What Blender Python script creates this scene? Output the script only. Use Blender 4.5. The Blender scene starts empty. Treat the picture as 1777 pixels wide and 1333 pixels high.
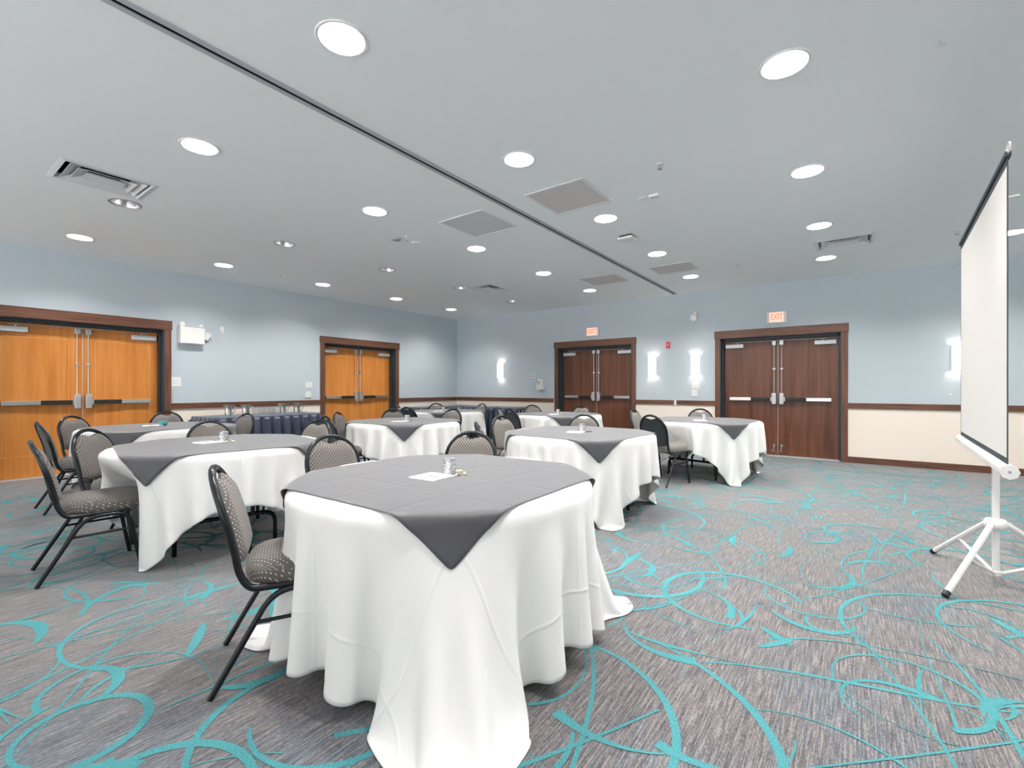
import bpy, bmesh, math, random
import numpy as np
from mathutils import Vector, Matrix
from mathutils.geometry import delaunay_2d_cdt
PI = math.pi
sc = bpy.context.scene
C = sc.collection

# ---------------------------------------------------------------- camera, light, exposure
cd = bpy.data.cameras.new('camera'); cam = bpy.data.objects.new('camera', cd); C.objects.link(cam)
cam.location = (0, 0, 1.22); cam.rotation_euler = (PI/2, 0, math.radians(36.367))
cd.sensor_width = 36.0; cd.sensor_fit = 'HORIZONTAL'; cd.lens = 36*805.4/1777
cd.shift_y = 6.5/1777; cd.clip_start = 0.02
sc.camera = cam
sc.view_settings.view_transform = 'Standard'; sc.view_settings.look = 'None'
sc.view_settings.gamma = 1.0; sc.view_settings.use_curve_mapping = False
sc.view_settings.exposure = 0.36
W = bpy.data.worlds.new('world'); sc.world = W; W.use_nodes = True
bg = W.node_tree.nodes['Background']
bg.inputs['Color'].default_value = (1.0, 0.98, 0.96, 1); bg.inputs['Strength'].default_value = 1.3
LAMP = 465.0           # emission of a downlight lens
SCONCE = 1.35

H = 3.073             # ceiling height
XL, YB = -8.77, 9.36  # left wall, back wall
XR, YF = 4.2, -4.5    # extent on the right and behind the camera
nt = W.node_tree; tc = nt.nodes.new('ShaderNodeTexCoord'); sxyz = nt.nodes.new('ShaderNodeSeparateXYZ'); nt.links.new(tc.outputs['Generated'], sxyz.inputs[0])
rp = nt.nodes.new('ShaderNodeMapRange'); rp.inputs['From Min'].default_value = -.12; rp.inputs['From Max'].default_value = .12
rp.inputs['To Min'].default_value = 4.2; rp.inputs['To Max'].default_value = .6      # fill light added to lift the ceiling: strong below the horizon, dim above
nt.links.new(sxyz.outputs['Z'], rp.inputs['Value']); nt.links.new(rp.outputs[0], bg.inputs['Strength'])
# the room's further downlights, unseen; right-hand ones put in to brighten that side
for x, y in [(x, y) for x in (-7.68, -4.05, -2.19, -0.32, 1.52) for y in (-0.18, -1.81, -3.4)] + [(1.52, y) for y in (3.07, 4.70, 6.36)] + [(3.3, y) for y in (3.07, 4.70, 6.36, 8.0)]:
    if True:
        ld = bpy.data.lights.new('downlight', 'AREA'); ld.shape = 'DISK'; ld.size = 0.2
        ld.energy = LAMP*0.0296*PI*(.30 if y > 0 else .05); ld.color = (1, .965, .92); ld.spread = math.radians(150)
        lo = bpy.data.objects.new('downlight', ld); lo.location = (x, y, H-0.01); C.objects.link(lo)

# ---------------------------------------------------------------- materials
def srgb(r, g, b):
    f = lambda v: (v/255/12.92) if v/255 <= .04045 else ((v/255+.055)/1.055)**2.4
    return (f(r), f(g), f(b), 1)
def mat(name, col, rough=.6, metal=0., **kw):
    m = bpy.data.materials.new(name); m.use_nodes = True
    b = m.node_tree.nodes['Principled BSDF']
    b.inputs['Base Color'].default_value = col; b.inputs['Roughness'].default_value = rough
    b.inputs['Metallic'].default_value = metal
    for k, v in kw.items(): b.inputs[k].default_value = v
    return m
def N(m, t, **kw):
    n = m.node_tree.nodes.new(t)
    for k, v in kw.items(): setattr(n, k, v)
    return n
def L(m, a, b): m.node_tree.links.new(a, b)
def math_n(m, op, a, b=None, c=None):
    n = N(m, 'ShaderNodeMath', operation=op)
    for i, v in enumerate((a, b, c)):
        if v is None: continue
        if isinstance(v, (int, float)): n.inputs[i].default_value = v
        else: L(m, v, n.inputs[i])
    return n.outputs[0]
def mixc(m, fac, a, b):
    n = N(m, 'ShaderNodeMix', data_type='RGBA')
    if isinstance(fac, (int, float)): n.inputs[0].default_value = fac
    else: L(m, fac, n.inputs[0])
    for i, v in ((6, a), (7, b)):
        if isinstance(v, tuple): n.inputs[i].default_value = v
        else: L(m, v, n.inputs[i])
    return n.outputs[2]
def bsdf(m): return m.node_tree.nodes['Principled BSDF']
def noise(m, vec, scale, detail=3, rough=.5):
    n = N(m, 'ShaderNodeTexNoise'); n.inputs['Scale'].default_value = scale
    n.inputs['Detail'].default_value = detail; n.inputs['Roughness'].default_value = rough
    if vec is not None: L(m, vec, n.inputs['Vector'])
    return n.outputs['Fac']
def coords(m, kind='Object', scale=(1, 1, 1)):
    t = N(m, 'ShaderNodeTexCoord'); mp = N(m, 'ShaderNodeMapping')
    mp.inputs['Scale'].default_value = scale
    L(m, t.outputs[kind], mp.inputs['Vector']); return mp.outputs['Vector']
def ramp(m, fac, stops):
    r = N(m, 'ShaderNodeValToRGB'); el = r.color_ramp.elements
    while len(el) < len(stops): el.new(.5)
    for e, (p, c) in zip(el, stops): e.position = p; e.color = c
    L(m, fac, r.inputs[0]); return r.outputs[0]
def bump(m, h, strength=.2, dist=.01):
    b = N(m, 'ShaderNodeBump'); b.inputs['Strength'].default_value = strength
    b.inputs['Distance'].default_value = dist
    L(m, h, b.inputs['Height']); L(m, b.outputs[0], bsdf(m).inputs['Normal'])
def emis(name, col, s, base=None):
    m = mat(name, base or col, .5); b = bsdf(m)
    b.inputs['Emission Color'].default_value = col; b.inputs['Emission Strength'].default_value = s
    return m

def wood(name, dark, mid, light, rough=.35, scale=1., axis='z'):
    m = mat(name, mid, rough)
    s = (14*scale, 14*scale, .7*scale) if axis == 'z' else (.9*scale, .9*scale, 22*scale)
    v = coords(m, 'Object', s)
    f = noise(m, v, 2.2, 5, .55)
    c = ramp(m, f, [(.28, dark), (.5, mid), (.72, light)])
    f2 = noise(m, coords(m, 'Object', (110*scale, 110*scale, 3*scale) if axis == 'z' else (3, 3, 110)), 2, 2)
    c = mixc(m, math_n(m, 'MULTIPLY', f2, .22), c, dark)
    L(m, c, bsdf(m).inputs['Base Color'])
    bump(m, f2, .08, .002)
    return m
M = {}
M['ceiling'] = mat('ceiling_paint', (.855, .885, .90, 1), .9)
bump(M['ceiling'], noise(M['ceiling'], coords(M['ceiling']), 120, 3), .06, .003)
M['wallblue'] = mat('blue_grey_paint', srgb(188, 199, 207), .75)
bump(M['wallblue'], noise(M['wallblue'], coords(M['wallblue']), 160, 2), .05, .002)
M['wallcream'] = mat('cream_paint', srgb(243, 232, 220), .75)
bump(M['wallcream'], noise(M['wallcream'], coords(M['wallcream']), 160, 2), .05, .002)
M['trim'] = wood('walnut_trim', srgb(66, 40, 30), srgb(104, 66, 48), srgb(126, 82, 60), .4, 1., 'x')
M['trimv'] = wood('walnut_trim_upright', srgb(66, 40, 30), srgb(104, 66, 48), srgb(126, 82, 60), .4)
M['oak'] = wood('orange_beech_veneer', srgb(196, 118, 48), srgb(212, 135, 60), srgb(222, 150, 78), .38, .6)
M['oakline'] = mat('pale_veneer_line', srgb(236, 180, 120), .4)
M['walnut'] = wood('walnut_veneer', srgb(74, 40, 26), srgb(104, 62, 42), srgb(122, 76, 54), .35, .6)
M['walnutline'] = mat('walnut_veneer_line', srgb(130, 84, 60), .4)
M['darkmetal'] = mat('dark_frame_paint', srgb(44, 58, 66), .5)
M['steel'] = mat('brushed_steel', (.62, .62, .60, 1), .2, 1.)
bump(M['steel'], noise(M['steel'], coords(M['steel'], 'Object', (4, 4, 200)), 4, 2), .05, .001)
M['satin'] = mat('satin_aluminium', (.62, .63, .64, 1), .4, .85)
M['alu'] = mat('silver_paint', (.62, .65, .68, 1), .45, .35)
M['black'] = mat('black_rubber', (.012, .014, .016, 1), .5)
M['blackm'] = mat('black_enamel', (.007, .010, .013, 1), .24, 0., **{'Specular IOR Level': .4})
M['white'] = mat('white_plastic', (.80, .80, .79, 1), .4)
M['whitem'] = mat('white_enamel', (.82, .81, .79, 1), .35)
M['grille'] = mat('vent_white', (.70, .72, .74, 1), .5)
M['dark'] = mat('duct_dark', (.006, .012, .016, 1), .8)
M['panel'] = mat('return_panel', (.60, .575, .57, 1), .85)
bump(M['panel'], noise(M['panel'], coords(M['panel']), 400, 2), .2, .002)
M['panel2'] = mat('access_panel', (.60, .62, .64, 1), .85)
M['lamp'] = emis('downlight_lens', (1, .965, .92, 1), LAMP, (.9, .9, .9, 1))
M['sconce'] = emis('sconce_glass', (1, .93, .86, 1), SCONCE, (.9, .88, .85, 1))
M['sbulb'] = emis('sconce_bulb', (1, .86, .70, 1), 110.0, (.9, .9, .9, 1))
M['chrome'] = mat('reflector_chrome', (.75, .76, .78, 1), .22, 1.)
M['canwhite'] = mat('reflector_white', (.80, .80, .80, 1), .45)
M['bulb'] = mat('unlit_bulb', (.85, .85, .83, 1), .3)
M['red'] = mat('alarm_red', srgb(214, 52, 60), .4)
M['exitred'] = emis('exit_letters', (1.0, .16, .10, 1), .9, (.8, .2, .1, 1))
M['exitface'] = emis('exit_face', (1.0, .46, .36, 1), .75, (.85, .5, .42, 1))
M['grey'] = mat('grey_plastic', (.35, .36, .38, 1), .5)
M['cable'] = mat('white_cable', (.72, .76, .78, 1), .5)
M['ink'] = mat('dark_print', (.06, .06, .06, 1), .6)

# carpet: grey streaked weave
m = M['carpet'] = mat('carpet_weave', (.2, .2, .2, 1), .95)
v = coords(m, 'Object', (150, 7, 1))
f1 = noise(m, v, 1, 3, .6)
f2 = noise(m, coords(m, 'Object', (420, 60, 1)), 1, 2, .6)
f3 = noise(m, coords(m, 'Object', (1.1, .8, 1)), 1, 2)
f4 = noise(m, coords(m, 'Object', (38, 3, 1)), 1, 2)
s = math_n(m, 'ADD', math_n(m, 'MULTIPLY', f1, .55), math_n(m, 'MULTIPLY', f2, .45))
c = ramp(m, s, [(.36, srgb(58, 58, 63)), (.5, srgb(104, 100, 102)), (.64, srgb(154, 148, 144))])
blue = ramp(m, s, [(.36, srgb(48, 61, 74)), (.5, srgb(88, 102, 116)), (.64, srgb(134, 146, 156))])
c = mixc(m, ramp(m, math_n(m, 'ADD', math_n(m, 'MULTIPLY', f3, .6), math_n(m, 'MULTIPLY', f4, .4)),
     [(.48, (0, 0, 0, 1)), (.74, (1, 1, 1, 1))]), c, blue)
L(m, c, bsdf(m).inputs['Base Color']); bump(m, s, .5, .004)
bsdf(m).inputs['Specular IOR Level'].default_value = .1; bsdf(m).inputs['Sheen Weight'].default_value = .5; bsdf(m).inputs['Sheen Roughness'].default_value = .4
m = M['teal'] = mat('carpet_teal', srgb(84, 184, 190), .95)
s = noise(m, coords(m, 'Object', (300, 120, 1)), 1, 2, .7)
L(m, ramp(m, s, [(.3, srgb(58, 122, 130)), (.55, srgb(82, 149, 154)), (.75, srgb(106, 166, 170))]), bsdf(m).inputs['Base Color'])
bump(m, s, .5, .004); bsdf(m).inputs['Specular IOR Level'].default_value = .1

def crease(m, u, step, width):   # 1 close to a pressed fold line
    d = math_n(m, 'ABSOLUTE', math_n(m, 'SUBTRACT', math_n(m, 'FRACT', math_n(m, 'ADD', math_n(m, 'DIVIDE', u, step), .5)), .5))
    return math_n(m, 'MAXIMUM', math_n(m, 'SUBTRACT', 1, math_n(m, 'DIVIDE', math_n(m, 'MULTIPLY', d, step), width)), 0)
def cloth_mat(name, col, rough, step, sheen=.3, width=.012, st=.35, sg=1.):
    m = mat(name, col, rough, 0., **{'Sheen Weight': sheen})
    t = N(m, 'ShaderNodeUVMap'); sx = N(m, 'ShaderNodeSeparateXYZ'); L(m, t.outputs[0], sx.inputs[0])
    h = math_n(m, 'MAXIMUM', crease(m, sx.outputs[0], step, width), crease(m, sx.outputs[1], step, width))
    w = noise(m, t.outputs[0], 600, 1)
    sm = noise(m, t.outputs[0], 5, 2)
    h = math_n(m, 'MULTIPLY', h, sg)
    h = math_n(m, 'ADD', math_n(m, 'ADD', h, math_n(m, 'MULTIPLY', w, .05)), math_n(m, 'MULTIPLY', sm, 1.2))
    bump(m, h, st, .006)
    return m
M['linen'] = cloth_mat('white_tablecloth', (.89, .885, .875, 1), .85, .56)
M['greycloth'] = cloth_mat('grey_overlay', srgb(70, 70, 76), .5, .333, .5, .016, .22, -1.)
m = M['linen']; tr = N(m, 'ShaderNodeBsdfTranslucent'); tr.inputs[0].default_value = (.9, .89, .87, 1); mx = N(m, 'ShaderNodeMixShader'); mx.inputs[0].default_value = .07
outn = [n for n in m.node_tree.nodes if n.type == 'OUTPUT_MATERIAL'][0]
L(m, bsdf(m).outputs[0], mx.inputs[1]); L(m, tr.outputs[0], mx.inputs[2]); L(m, mx.outputs[0], outn.inputs[0])
m = M['navy'] = mat('navy_skirting', srgb(56, 66, 88), .45, 0., **{'Sheen Weight': .3})
m = M['napkin'] = mat('white_napkin', (.88, .86, .85, 1), .9)
m = M['silverglass'] = mat('mercury_glass', (.78, .80, .82, 1), .18, .85)
vn = N(m, 'ShaderNodeTexVoronoi'); vn.inputs['Scale'].default_value = 85
L(m, coords(m), vn.inputs['Vector'])
L(m, ramp(m, vn.outputs['Distance'], [(.10, (.25, .27, .28, 1)), (.30, (.80, .82, .84, 1))]), bsdf(m).inputs['Base Color'])
bump(m, vn.outputs['Distance'], .5, .004)
m = M['tealglass'] = mat('teal_glass', (.16, .50, .52, 1), .15, .0, **{'Coat Weight': .6})
m = M['glass'] = mat('clear_glass', (.95, .97, .97, 1), .05, 0., **{'Transmission Weight': .85, 'IOR': 1.3})
M['pebble'] = mat('cream_pebble', srgb(226, 208, 172), .5)
M['pebbled'] = mat('brown_pebble', srgb(96, 76, 60), .5)
M['matte'] = mat('screen_fabric', (.74, .715, .695, 1), .9)
M['screenblack'] = mat('screen_border', srgb(48, 62, 68), .7)

# chair upholstery: taupe weave with pin dots (uv in metres)
def dots(name, base, dot, back=False):
    m = mat(name, base, .85, 0., **{'Sheen Weight': .15})
    t = N(m, 'ShaderNodeUVMap'); sx = N(m, 'ShaderNodeSeparateXYZ'); L(m, t.outputs[0], sx.inputs[0])
    def lattice(ox, oy):
        a = math_n(m, 'SUBTRACT', math_n(m, 'FRACT', math_n(m, 'ADD', math_n(m, 'DIVIDE', sx.outputs[0], .021), ox)), .5)
        b = math_n(m, 'SUBTRACT', math_n(m, 'FRACT', math_n(m, 'ADD', math_n(m, 'DIVIDE', sx.outputs[1], .024), oy)), .5)
        r2 = math_n(m, 'ADD', math_n(m, 'MULTIPLY', a, a), math_n(m, 'MULTIPLY', b, b))
        return math_n(m, 'LESS_THAN', r2, .0105)
    d = math_n(m, 'MAXIMUM', lattice(0, 0), lattice(.5, .5))
    w = noise(m, t.outputs[0], 500, 2)
    mm = lambda k: tuple(min(1, q*k) for q in base[:3]) + (1,)
    c = ramp(m, w, [(.35, mm(.72)), (.65, mm(1.25))])
    L(m, mixc(m, d, c, dot), bsdf(m).inputs['Base Color'])
    bump(m, w, .3, .002)
    return m
M['fabric'] = dots('taupe_dotted_upholstery', srgb(96, 91, 88), srgb(220, 214, 206))
m = M['backfab'] = mat('dark_back_upholstery', srgb(34, 42, 46), .6, 0., **{'Sheen Weight': .15})
bump(m, noise(m, coords(m, 'Object', (1, 1, 1)), 300, 2), .3, .002)

# ---------------------------------------------------------------- mesh helpers
class MB:
    def __init__(s): s.v = []; s.f = []; s.uv = {}; s.mi = []
    def quad(s, a, b, c, d, mi=0):
        n = len(s.v); s.v += [a, b, c, d]; s.f.append((n, n+1, n+2, n+3)); s.mi.append(mi)
    def box(s, x0, x1, y0, y1, z0, z1, mi=0):
        n = len(s.v)
        s.v += [(x0,y0,z0),(x1,y0,z0),(x1,y1,z0),(x0,y1,z0),(x0,y0,z1),(x1,y0,z1),(x1,y1,z1),(x0,y1,z1)]
        for q in ((0,3,2,1),(4,5,6,7),(0,1,5,4),(1,2,6,5),(2,3,7,6),(3,0,4,7)):
            s.f.append(tuple(n+i for i in q)); s.mi.append(mi)
        return s
    def rings(s, rings, closed=True, cap0=True, cap1=True, mi=0):
        n0 = len(s.v); k = len(rings[0])
        for r in rings: s.v += [tuple(p) for p in r]
        for i in range(len(rings)-1):
            for j in range(k if closed else k-1):
                a = n0+i*k+j; b = n0+i*k+(j+1) % k
                s.f.append((a, b, b+k, a+k)); s.mi.append(mi)
        if cap0: s.f.append(tuple(n0+j for j in reversed(range(k)))); s.mi.append(mi)
        if cap1: s.f.append(tuple(n0+(len(rings)-1)*k+j for j in range(k))); s.mi.append(mi)
        return s
    def lathe(s, prof, c=(0,0,0), n=32, axis='z', cap0=False, cap1=False, mi=0):
        R = []
        for r, h in prof:
            ring = []
            for j in range(n):
                a = 2*PI*j/n; x, y = r*math.cos(a), r*math.sin(a)
                p = (x, y, h) if axis == 'z' else ((h, x, y) if axis == 'x' else (x, -h, y))
                ring.append((p[0]+c[0], p[1]+c[1], p[2]+c[2]))
            R.append(ring)
        return s.rings(R, True, cap0, cap1, mi)
    def tube(s, path, r, n=10, closed=False, r2=None, mi=0):
        P = [Vector(p) for p in path]; m_ = len(P); R = []
        up = None
        for i, p in enumerate(P):
            if closed: t = (P[(i+1) % m_]-P[i-1]).normalized()
            else: t = (P[min(i+1, m_-1)]-P[max(i-1, 0)]).normalized()
            if up is None:
                up = Vector((0, 0, 1)) if abs(t.z) < .9 else Vector((1, 0, 0))
            a = t.cross(up).normalized(); up = a.cross(t).normalized(); b = up
            rr = r[i] if isinstance(r, (list, tuple)) else r
            R.append([p + a*math.cos(2*PI*j/n)*rr + b*math.sin(2*PI*j/n)*(r2 or rr) for j in range(n)])
        if closed: R.append(R[0]); return s.rings(R, True, False, False, mi)
        return s.rings(R, True, True, True, mi)
    def prism(s, pts, z0, z1, mi=0):
        return s.rings([[(x, y, z0) for x, y in pts], [(x, y, z1) for x, y in pts]], mi=mi)
def obj(name, mb, mats, parent=None, loc=None, rot=None, smooth=False, bevel=0, seg=2, uvf=None, autos=None):
    me = bpy.data.meshes.new(name)
    me.from_pydata([tuple(p) for p in mb.v], [], mb.f); me.update()
    if not isinstance(mats, (list, tuple)): mats = [mats]
    for q in mats: me.materials.append(q)
    if any(mb.mi): me.polygons.foreach_set('material_index', mb.mi)
    if uvf:
        uv = me.uv_layers.new(name='UVMap')
        for l in me.loops: uv.data[l.index].uv = uvf[l.vertex_index] if not callable(uvf) else uvf(me.vertices[l.vertex_index].co)
    if smooth:
        me.polygons.foreach_set('use_smooth', [True]*len(me.polygons))
        me.set_sharp_from_angle(angle=math.radians(autos or 40))
    o = bpy.data.objects.new(name, me); C.objects.link(o)
    if parent: o.parent = parent
    if loc: o.location = loc
    if rot: o.rotation_euler = rot
    if bevel:
        b = o.modifiers.new('bevel', 'BEVEL'); b.width = bevel; b.segments = seg; b.limit_method = 'ANGLE'
    return o
def tag(o, label, cat, group=None, kind=None):
    if kind: o['kind'] = kind
    if label: o['label'] = label
    if cat: o['category'] = cat
    if group: o['group'] = group
    return o
def thing(name, label, cat, loc=(0,0,0), rz=0, group=None):
    o = bpy.data.objects.new(name, None); o.empty_display_size = .1; C.objects.link(o)
    o.location = loc; o.rotation_euler = (0, 0, rz); return tag(o, label, cat, group)
def struct(name, mb, mats, **k):
    o = obj(name, mb, mats, **k); o['kind'] = 'structure'; return o
def children(o): return [c for c in bpy.data.objects if c.parent == o]
def dup(o, parent=None, loc=None, rz=None, label=None, group=None, kids=None):
    c = o.copy(); C.objects.link(c)
    if parent: c.parent = parent
    if loc is not None: c.location = loc
    if rz is not None: c.rotation_euler = (0, 0, rz)
    if label: c['label'] = label
    if group: c['group'] = group
    for ch in (kids if kids is not None else children(o)): dup(ch, c)
    return c
def fillet(pts, r, n=6):
    out = [Vector(pts[0])]
    for i in range(1, len(pts)-1):
        p, a, b = Vector(pts[i]), Vector(pts[i-1]), Vector(pts[i+1])
        da, db = (a-p), (b-p); rr = r[i-1] if isinstance(r, (list, tuple)) else r
        la = min(rr, da.length*.49); lb = min(rr, db.length*.49); la = lb = min(la, lb)
        s_, e_ = p+da.normalized()*la, p+db.normalized()*lb
        for k in range(n+1):
            t = k/n; out.append(s_*(1-t)**2 + p*2*t*(1-t) + e_*t*t)
    out.append(Vector(pts[-1])); return out

# ---------------------------------------------------------------- doors' openings
D1 = (.79, 2.64); D2 = (5.40, 7.235); D3 = (-5.55, -3.766); D4 = (-2.018, -.172)
TOPO = 2.135
# walls with door openings, two paints split at the chair rail (z .93)
def wall(name, spans, opens, make):
    mb = MB(); a0, a1 = spans; cur = a0
    def seg(a, b, z0, z1):
        if z0 < .93 < z1:
            make(mb, a, b, z0, .93, 1); make(mb, a, b, .93, z1, 0)
        else: make(mb, a, b, z0, z1, 0)
    for (o0, o1) in opens:
        seg(cur, o0, 0, H+.05); seg(o0, o1, TOPO, H+.05); cur = o1
    seg(cur, a1, 0, H+.05)
    return struct(name, mb, [M['wallblue'], M['wallcream']])
T_ = .24
wall('wall_left', (YF, YB), (D1, D2), lambda mb, a, b, z0, z1, mi: mb.box(XL-T_, XL, a, b, z0, z1, mi))
wall('wall_back', (XL-T_, XR), (D3, D4), lambda mb, a, b, z0, z1, mi: mb.box(a, b, YB, YB+T_, z0, z1, mi))
struct('wall_right', MB().box(XR, XR+T_, YF, YB+T_, .93, H+.05, 0).box(XR, XR+T_, YF, YB+T_, 0, .93, 1), [M['wallblue'], M['wallcream']])  # unseen wall, added to block the outside fill from the right
# baseboards and chair rails (pieces between the doors)
def strip(name, wallside, a, b, z0, z1, t):
    mb = MB()
    if wallside == 'left': mb.box(XL, XL+t, a, b, z0, z1)
    else: mb.box(a, b, YB-t, YB, z0, z1)
    struct(name, mb, M['trim'], bevel=.004)
tw = .095
strip('baseboard_left', 'left', YF, D1[0]-tw, 0, .10, .016); strip('baseboard_left', 'left', D1[1]+tw, D2[0]-tw, 0, .10, .016)
strip('baseboard_left', 'left', D2[1]+tw, YB-.016, 0, .10, .016)
strip('baseboard_back', 'back', XL+.016, D3[0]-tw-.02, 0, .10, .016); strip('baseboard_back', 'back', D3[1]+tw, D4[0]-tw, 0, .10, .016)
strip('baseboard_back', 'back', D4[1]+tw, XR, 0, .10, .016)
strip('trim_1', 'left', YF, D1[0]-tw, .882, .972, .02); strip('trim_2', 'left', D1[1]+tw, D2[0]-tw, .882, .972, .02)
strip('trim_3', 'left', D2[1]+tw, YB-.02, .882, .972, .02)
strip('trim_4', 'back', XL+.02, D3[0]-tw-.03, .882, .972, .02); strip('trim_5', 'back', D3[1]+tw, -2.885, .882, .972, .02)
strip('trim_6', 'back', -2.83, D4[0]-tw, .882, .972, .02); strip('trim_7', 'back', D4[1]+tw, XR, .882, .972, .02)
mb = MB(); mb.box(-2.868, -2.847, YB-.012, YB, .86, .985)
struct('trim_8', mb, M['white'])

# floor with its woven pattern
rng = random.Random(11)
def in_floor(x, y): return XL+.02 < x < XR-.05 and YF+.1 < y < YB-.02
def stroke(mb, x, y, a, k0, k1, ln, w, prof, z):
    n = max(8, int(ln/.028)); L_, R_ = [], []
    for i in range(n+1):
        t = i/n
        if prof == 0: ww = w*(math.sin(PI*min(1, t*.97+.015))**.8)
        elif prof == 1: ww = w*(.16+.84*t**1.7)
        elif prof == 2: ww = w*(.45+.55*math.sin(PI*t))
        else: ww = w*(.10+.9*math.exp(-((t-.72)/.16)**2))
        if not in_floor(x, y): break
        nx, ny = -math.sin(a), math.cos(a)
        L_.append((x+nx*ww/2, y+ny*ww/2, z)); R_.append((x-nx*ww/2, y-ny*ww/2, z))
        a += (k0+(k1-k0)*t)*ln/n
        x += math.cos(a)*ln/n; y += math.sin(a)*ln/n
    if len(L_) < 4: return
    n0 = len(mb.v)
    for p, q in zip(L_, R_): mb.v += [p, q]
    for i in range(len(L_)-1):
        mb.f.append((n0+2*i+1, n0+2*i+3, n0+2*i+2, n0+2*i)); mb.mi.append(1)
mb = MB()
mb.quad((XL-.3, YF, 0), (XR, YF, 0), (XR, YB+.3, 0), (XL-.3, YB+.3, 0))
z = .0006
x = XL+.3
CELL = .62
while x < XR-.2:
    y = YF+.3
    while y < YB-.1:
        if (x*-.593+y*.805) > .6:
            for kind in range(6):
                px, py = x+rng.uniform(0, CELL), y+rng.uniform(0, CELL); a = rng.uniform(0, 2*PI)
                sg = rng.choice((-1, 1)); z += .0000010
                if kind == 0:    # big loop
                    k = rng.uniform(1.6, 4.5)*sg; stroke(mb, px, py, a, k, k*rng.uniform(.3, 1.6), rng.uniform(1.0, 2.0), rng.uniform(.014, .034), rng.choice((0, 1, 2)), z)
                elif kind == 1:  # long lazy line
                    k = rng.uniform(-1.2, 1.2); stroke(mb, px, py, a, k, -k+rng.uniform(-1, 1), rng.uniform(1.2, 2.2), rng.uniform(.009, .020), rng.choice((0, 1, 2)), z)
                elif kind == 2:  # fat brush arc
                    k = rng.uniform(3, 7)*sg; stroke(mb, px, py, a, k, k*.6, rng.uniform(.3, .6), rng.uniform(.035, .060), rng.choice((1, 3, 0)), z)
                elif kind == 3:  # curl
                    k = rng.uniform(5, 12)*sg; stroke(mb, px, py, a, k*.15, k, rng.uniform(.5, 1.1), rng.uniform(.014, .034), rng.choice((1, 3)), z)
                elif kind == 4 and rng.random() < .6:
                    k = rng.uniform(-3, 3); stroke(mb, px, py, a, k, -k, rng.uniform(.5, 1.1), rng.uniform(.010, .026), 3, z)
                elif kind == 5 and rng.random() < .5:
                    stroke(mb, px, py, a, rng.uniform(-1, 1), 0, rng.uniform(.15, .32), rng.uniform(.03, .05), rng.choice((1, 2)), z)
        y += CELL
    x += CELL
struct('floor', mb, [M['carpet'], M['teal']])

# ---------------------------------------------------------------- ceiling with real openings
LX = [-7.68, -4.05, -2.19, -.32]; LY = [1.45, 3.07, 4.70, 6.36, 8.0]
LIT = [(x, y) for x in LX for y in LY] + [(1.52, 8.0)]
OFF = [(-5.9, y) for y in LY]
CR = .118
VENTS = [(-5.67, -5.12, .85, 1.51, 'nearest square-bladed white air vent, above the left tables'),
         (-5.76, -5.21, 6.42, 7.05, 'farthest white air vent, over the rear left tables'),
         (-.41, .21, 7.01, 7.52, 'white air vent in front of the rightmost double doors')]
TRX = -2.84
vs = [Vector(p) for p in ((XL-.2, YF), (XR, YF), (XR, YB+.2), (XL-.2, YB+.2))]
ed = [(0, 1), (1, 2), (2, 3), (3, 0)]; holes = []
def addloop(pts):
    n = len(vs); vs.extend(Vector(p) for p in pts); ed.extend((n+i, n+(i+1) % len(pts)) for i in range(len(pts)))
for (x, y) in LIT+OFF:
    addloop([(x+CR*math.cos(2*PI*i/36), y+CR*math.sin(2*PI*i/36)) for i in range(36)])
for (a, b, c_, d, _) in VENTS: addloop([(a+.03, c_+.03), (b-.03, c_+.03), (b-.03, d-.03), (a+.03, d-.03)])
addloop([(TRX-.012, YF+.05), (TRX+.012, YF+.05), (TRX+.012, YB-.002), (TRX-.012, YB-.002)])
r = delaunay_2d_cdt(vs, ed, [], 0, 1e-6)
mb = MB(); mb.v = [(p.x, p.y, H) for p in r[0]]
def inhole(x, y):
    if abs(x-TRX) < .012 and YF+.05 < y < YB-.002: return True
    for (a, b) in LIT+OFF:
        if (x-a)**2+(y-b)**2 < (CR*.995)**2: return True
    for (a, b, c_, d, _) in VENTS:
        if a+.03 < x < b-.03 and c_+.03 < y < d-.03: return True
    return False
for f in r[2]:
    cx_ = sum(r[0][i].x for i in f)/3; cy_ = sum(r[0][i].y for i in f)/3
    if not inhole(cx_, cy_): mb.f.append(tuple(reversed(f))); mb.mi.append(0)
struct('ceiling', mb, M['ceiling'])

# folding-wall track in the ceiling
t = thing('ceiling_track', 'long narrow dark-slotted partition track running the length of the ceiling', 'ceiling track', (TRX, (YF+YB)/2, H-.01))
yl = (YB-YF)/2-.06
mb = MB()
for sgn in (-1, 1):
    a, b = sorted((sgn*.014, sgn*.046)); mb.box(a, b, -yl, yl, 0, .0095)
obj('track_flange', mb, mat('track_grey', (.42, .45, .48, 1), .5), t)
mb = MB(); mb.box(-.0119, -.0105, -yl, yl, .005, .075); mb.box(.0105, .0119, -yl, yl, .005, .075); mb.box(-.0119, .0119, -yl, yl, .070, .075)
obj('track_channel', mb, M['dark'], t)

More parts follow.
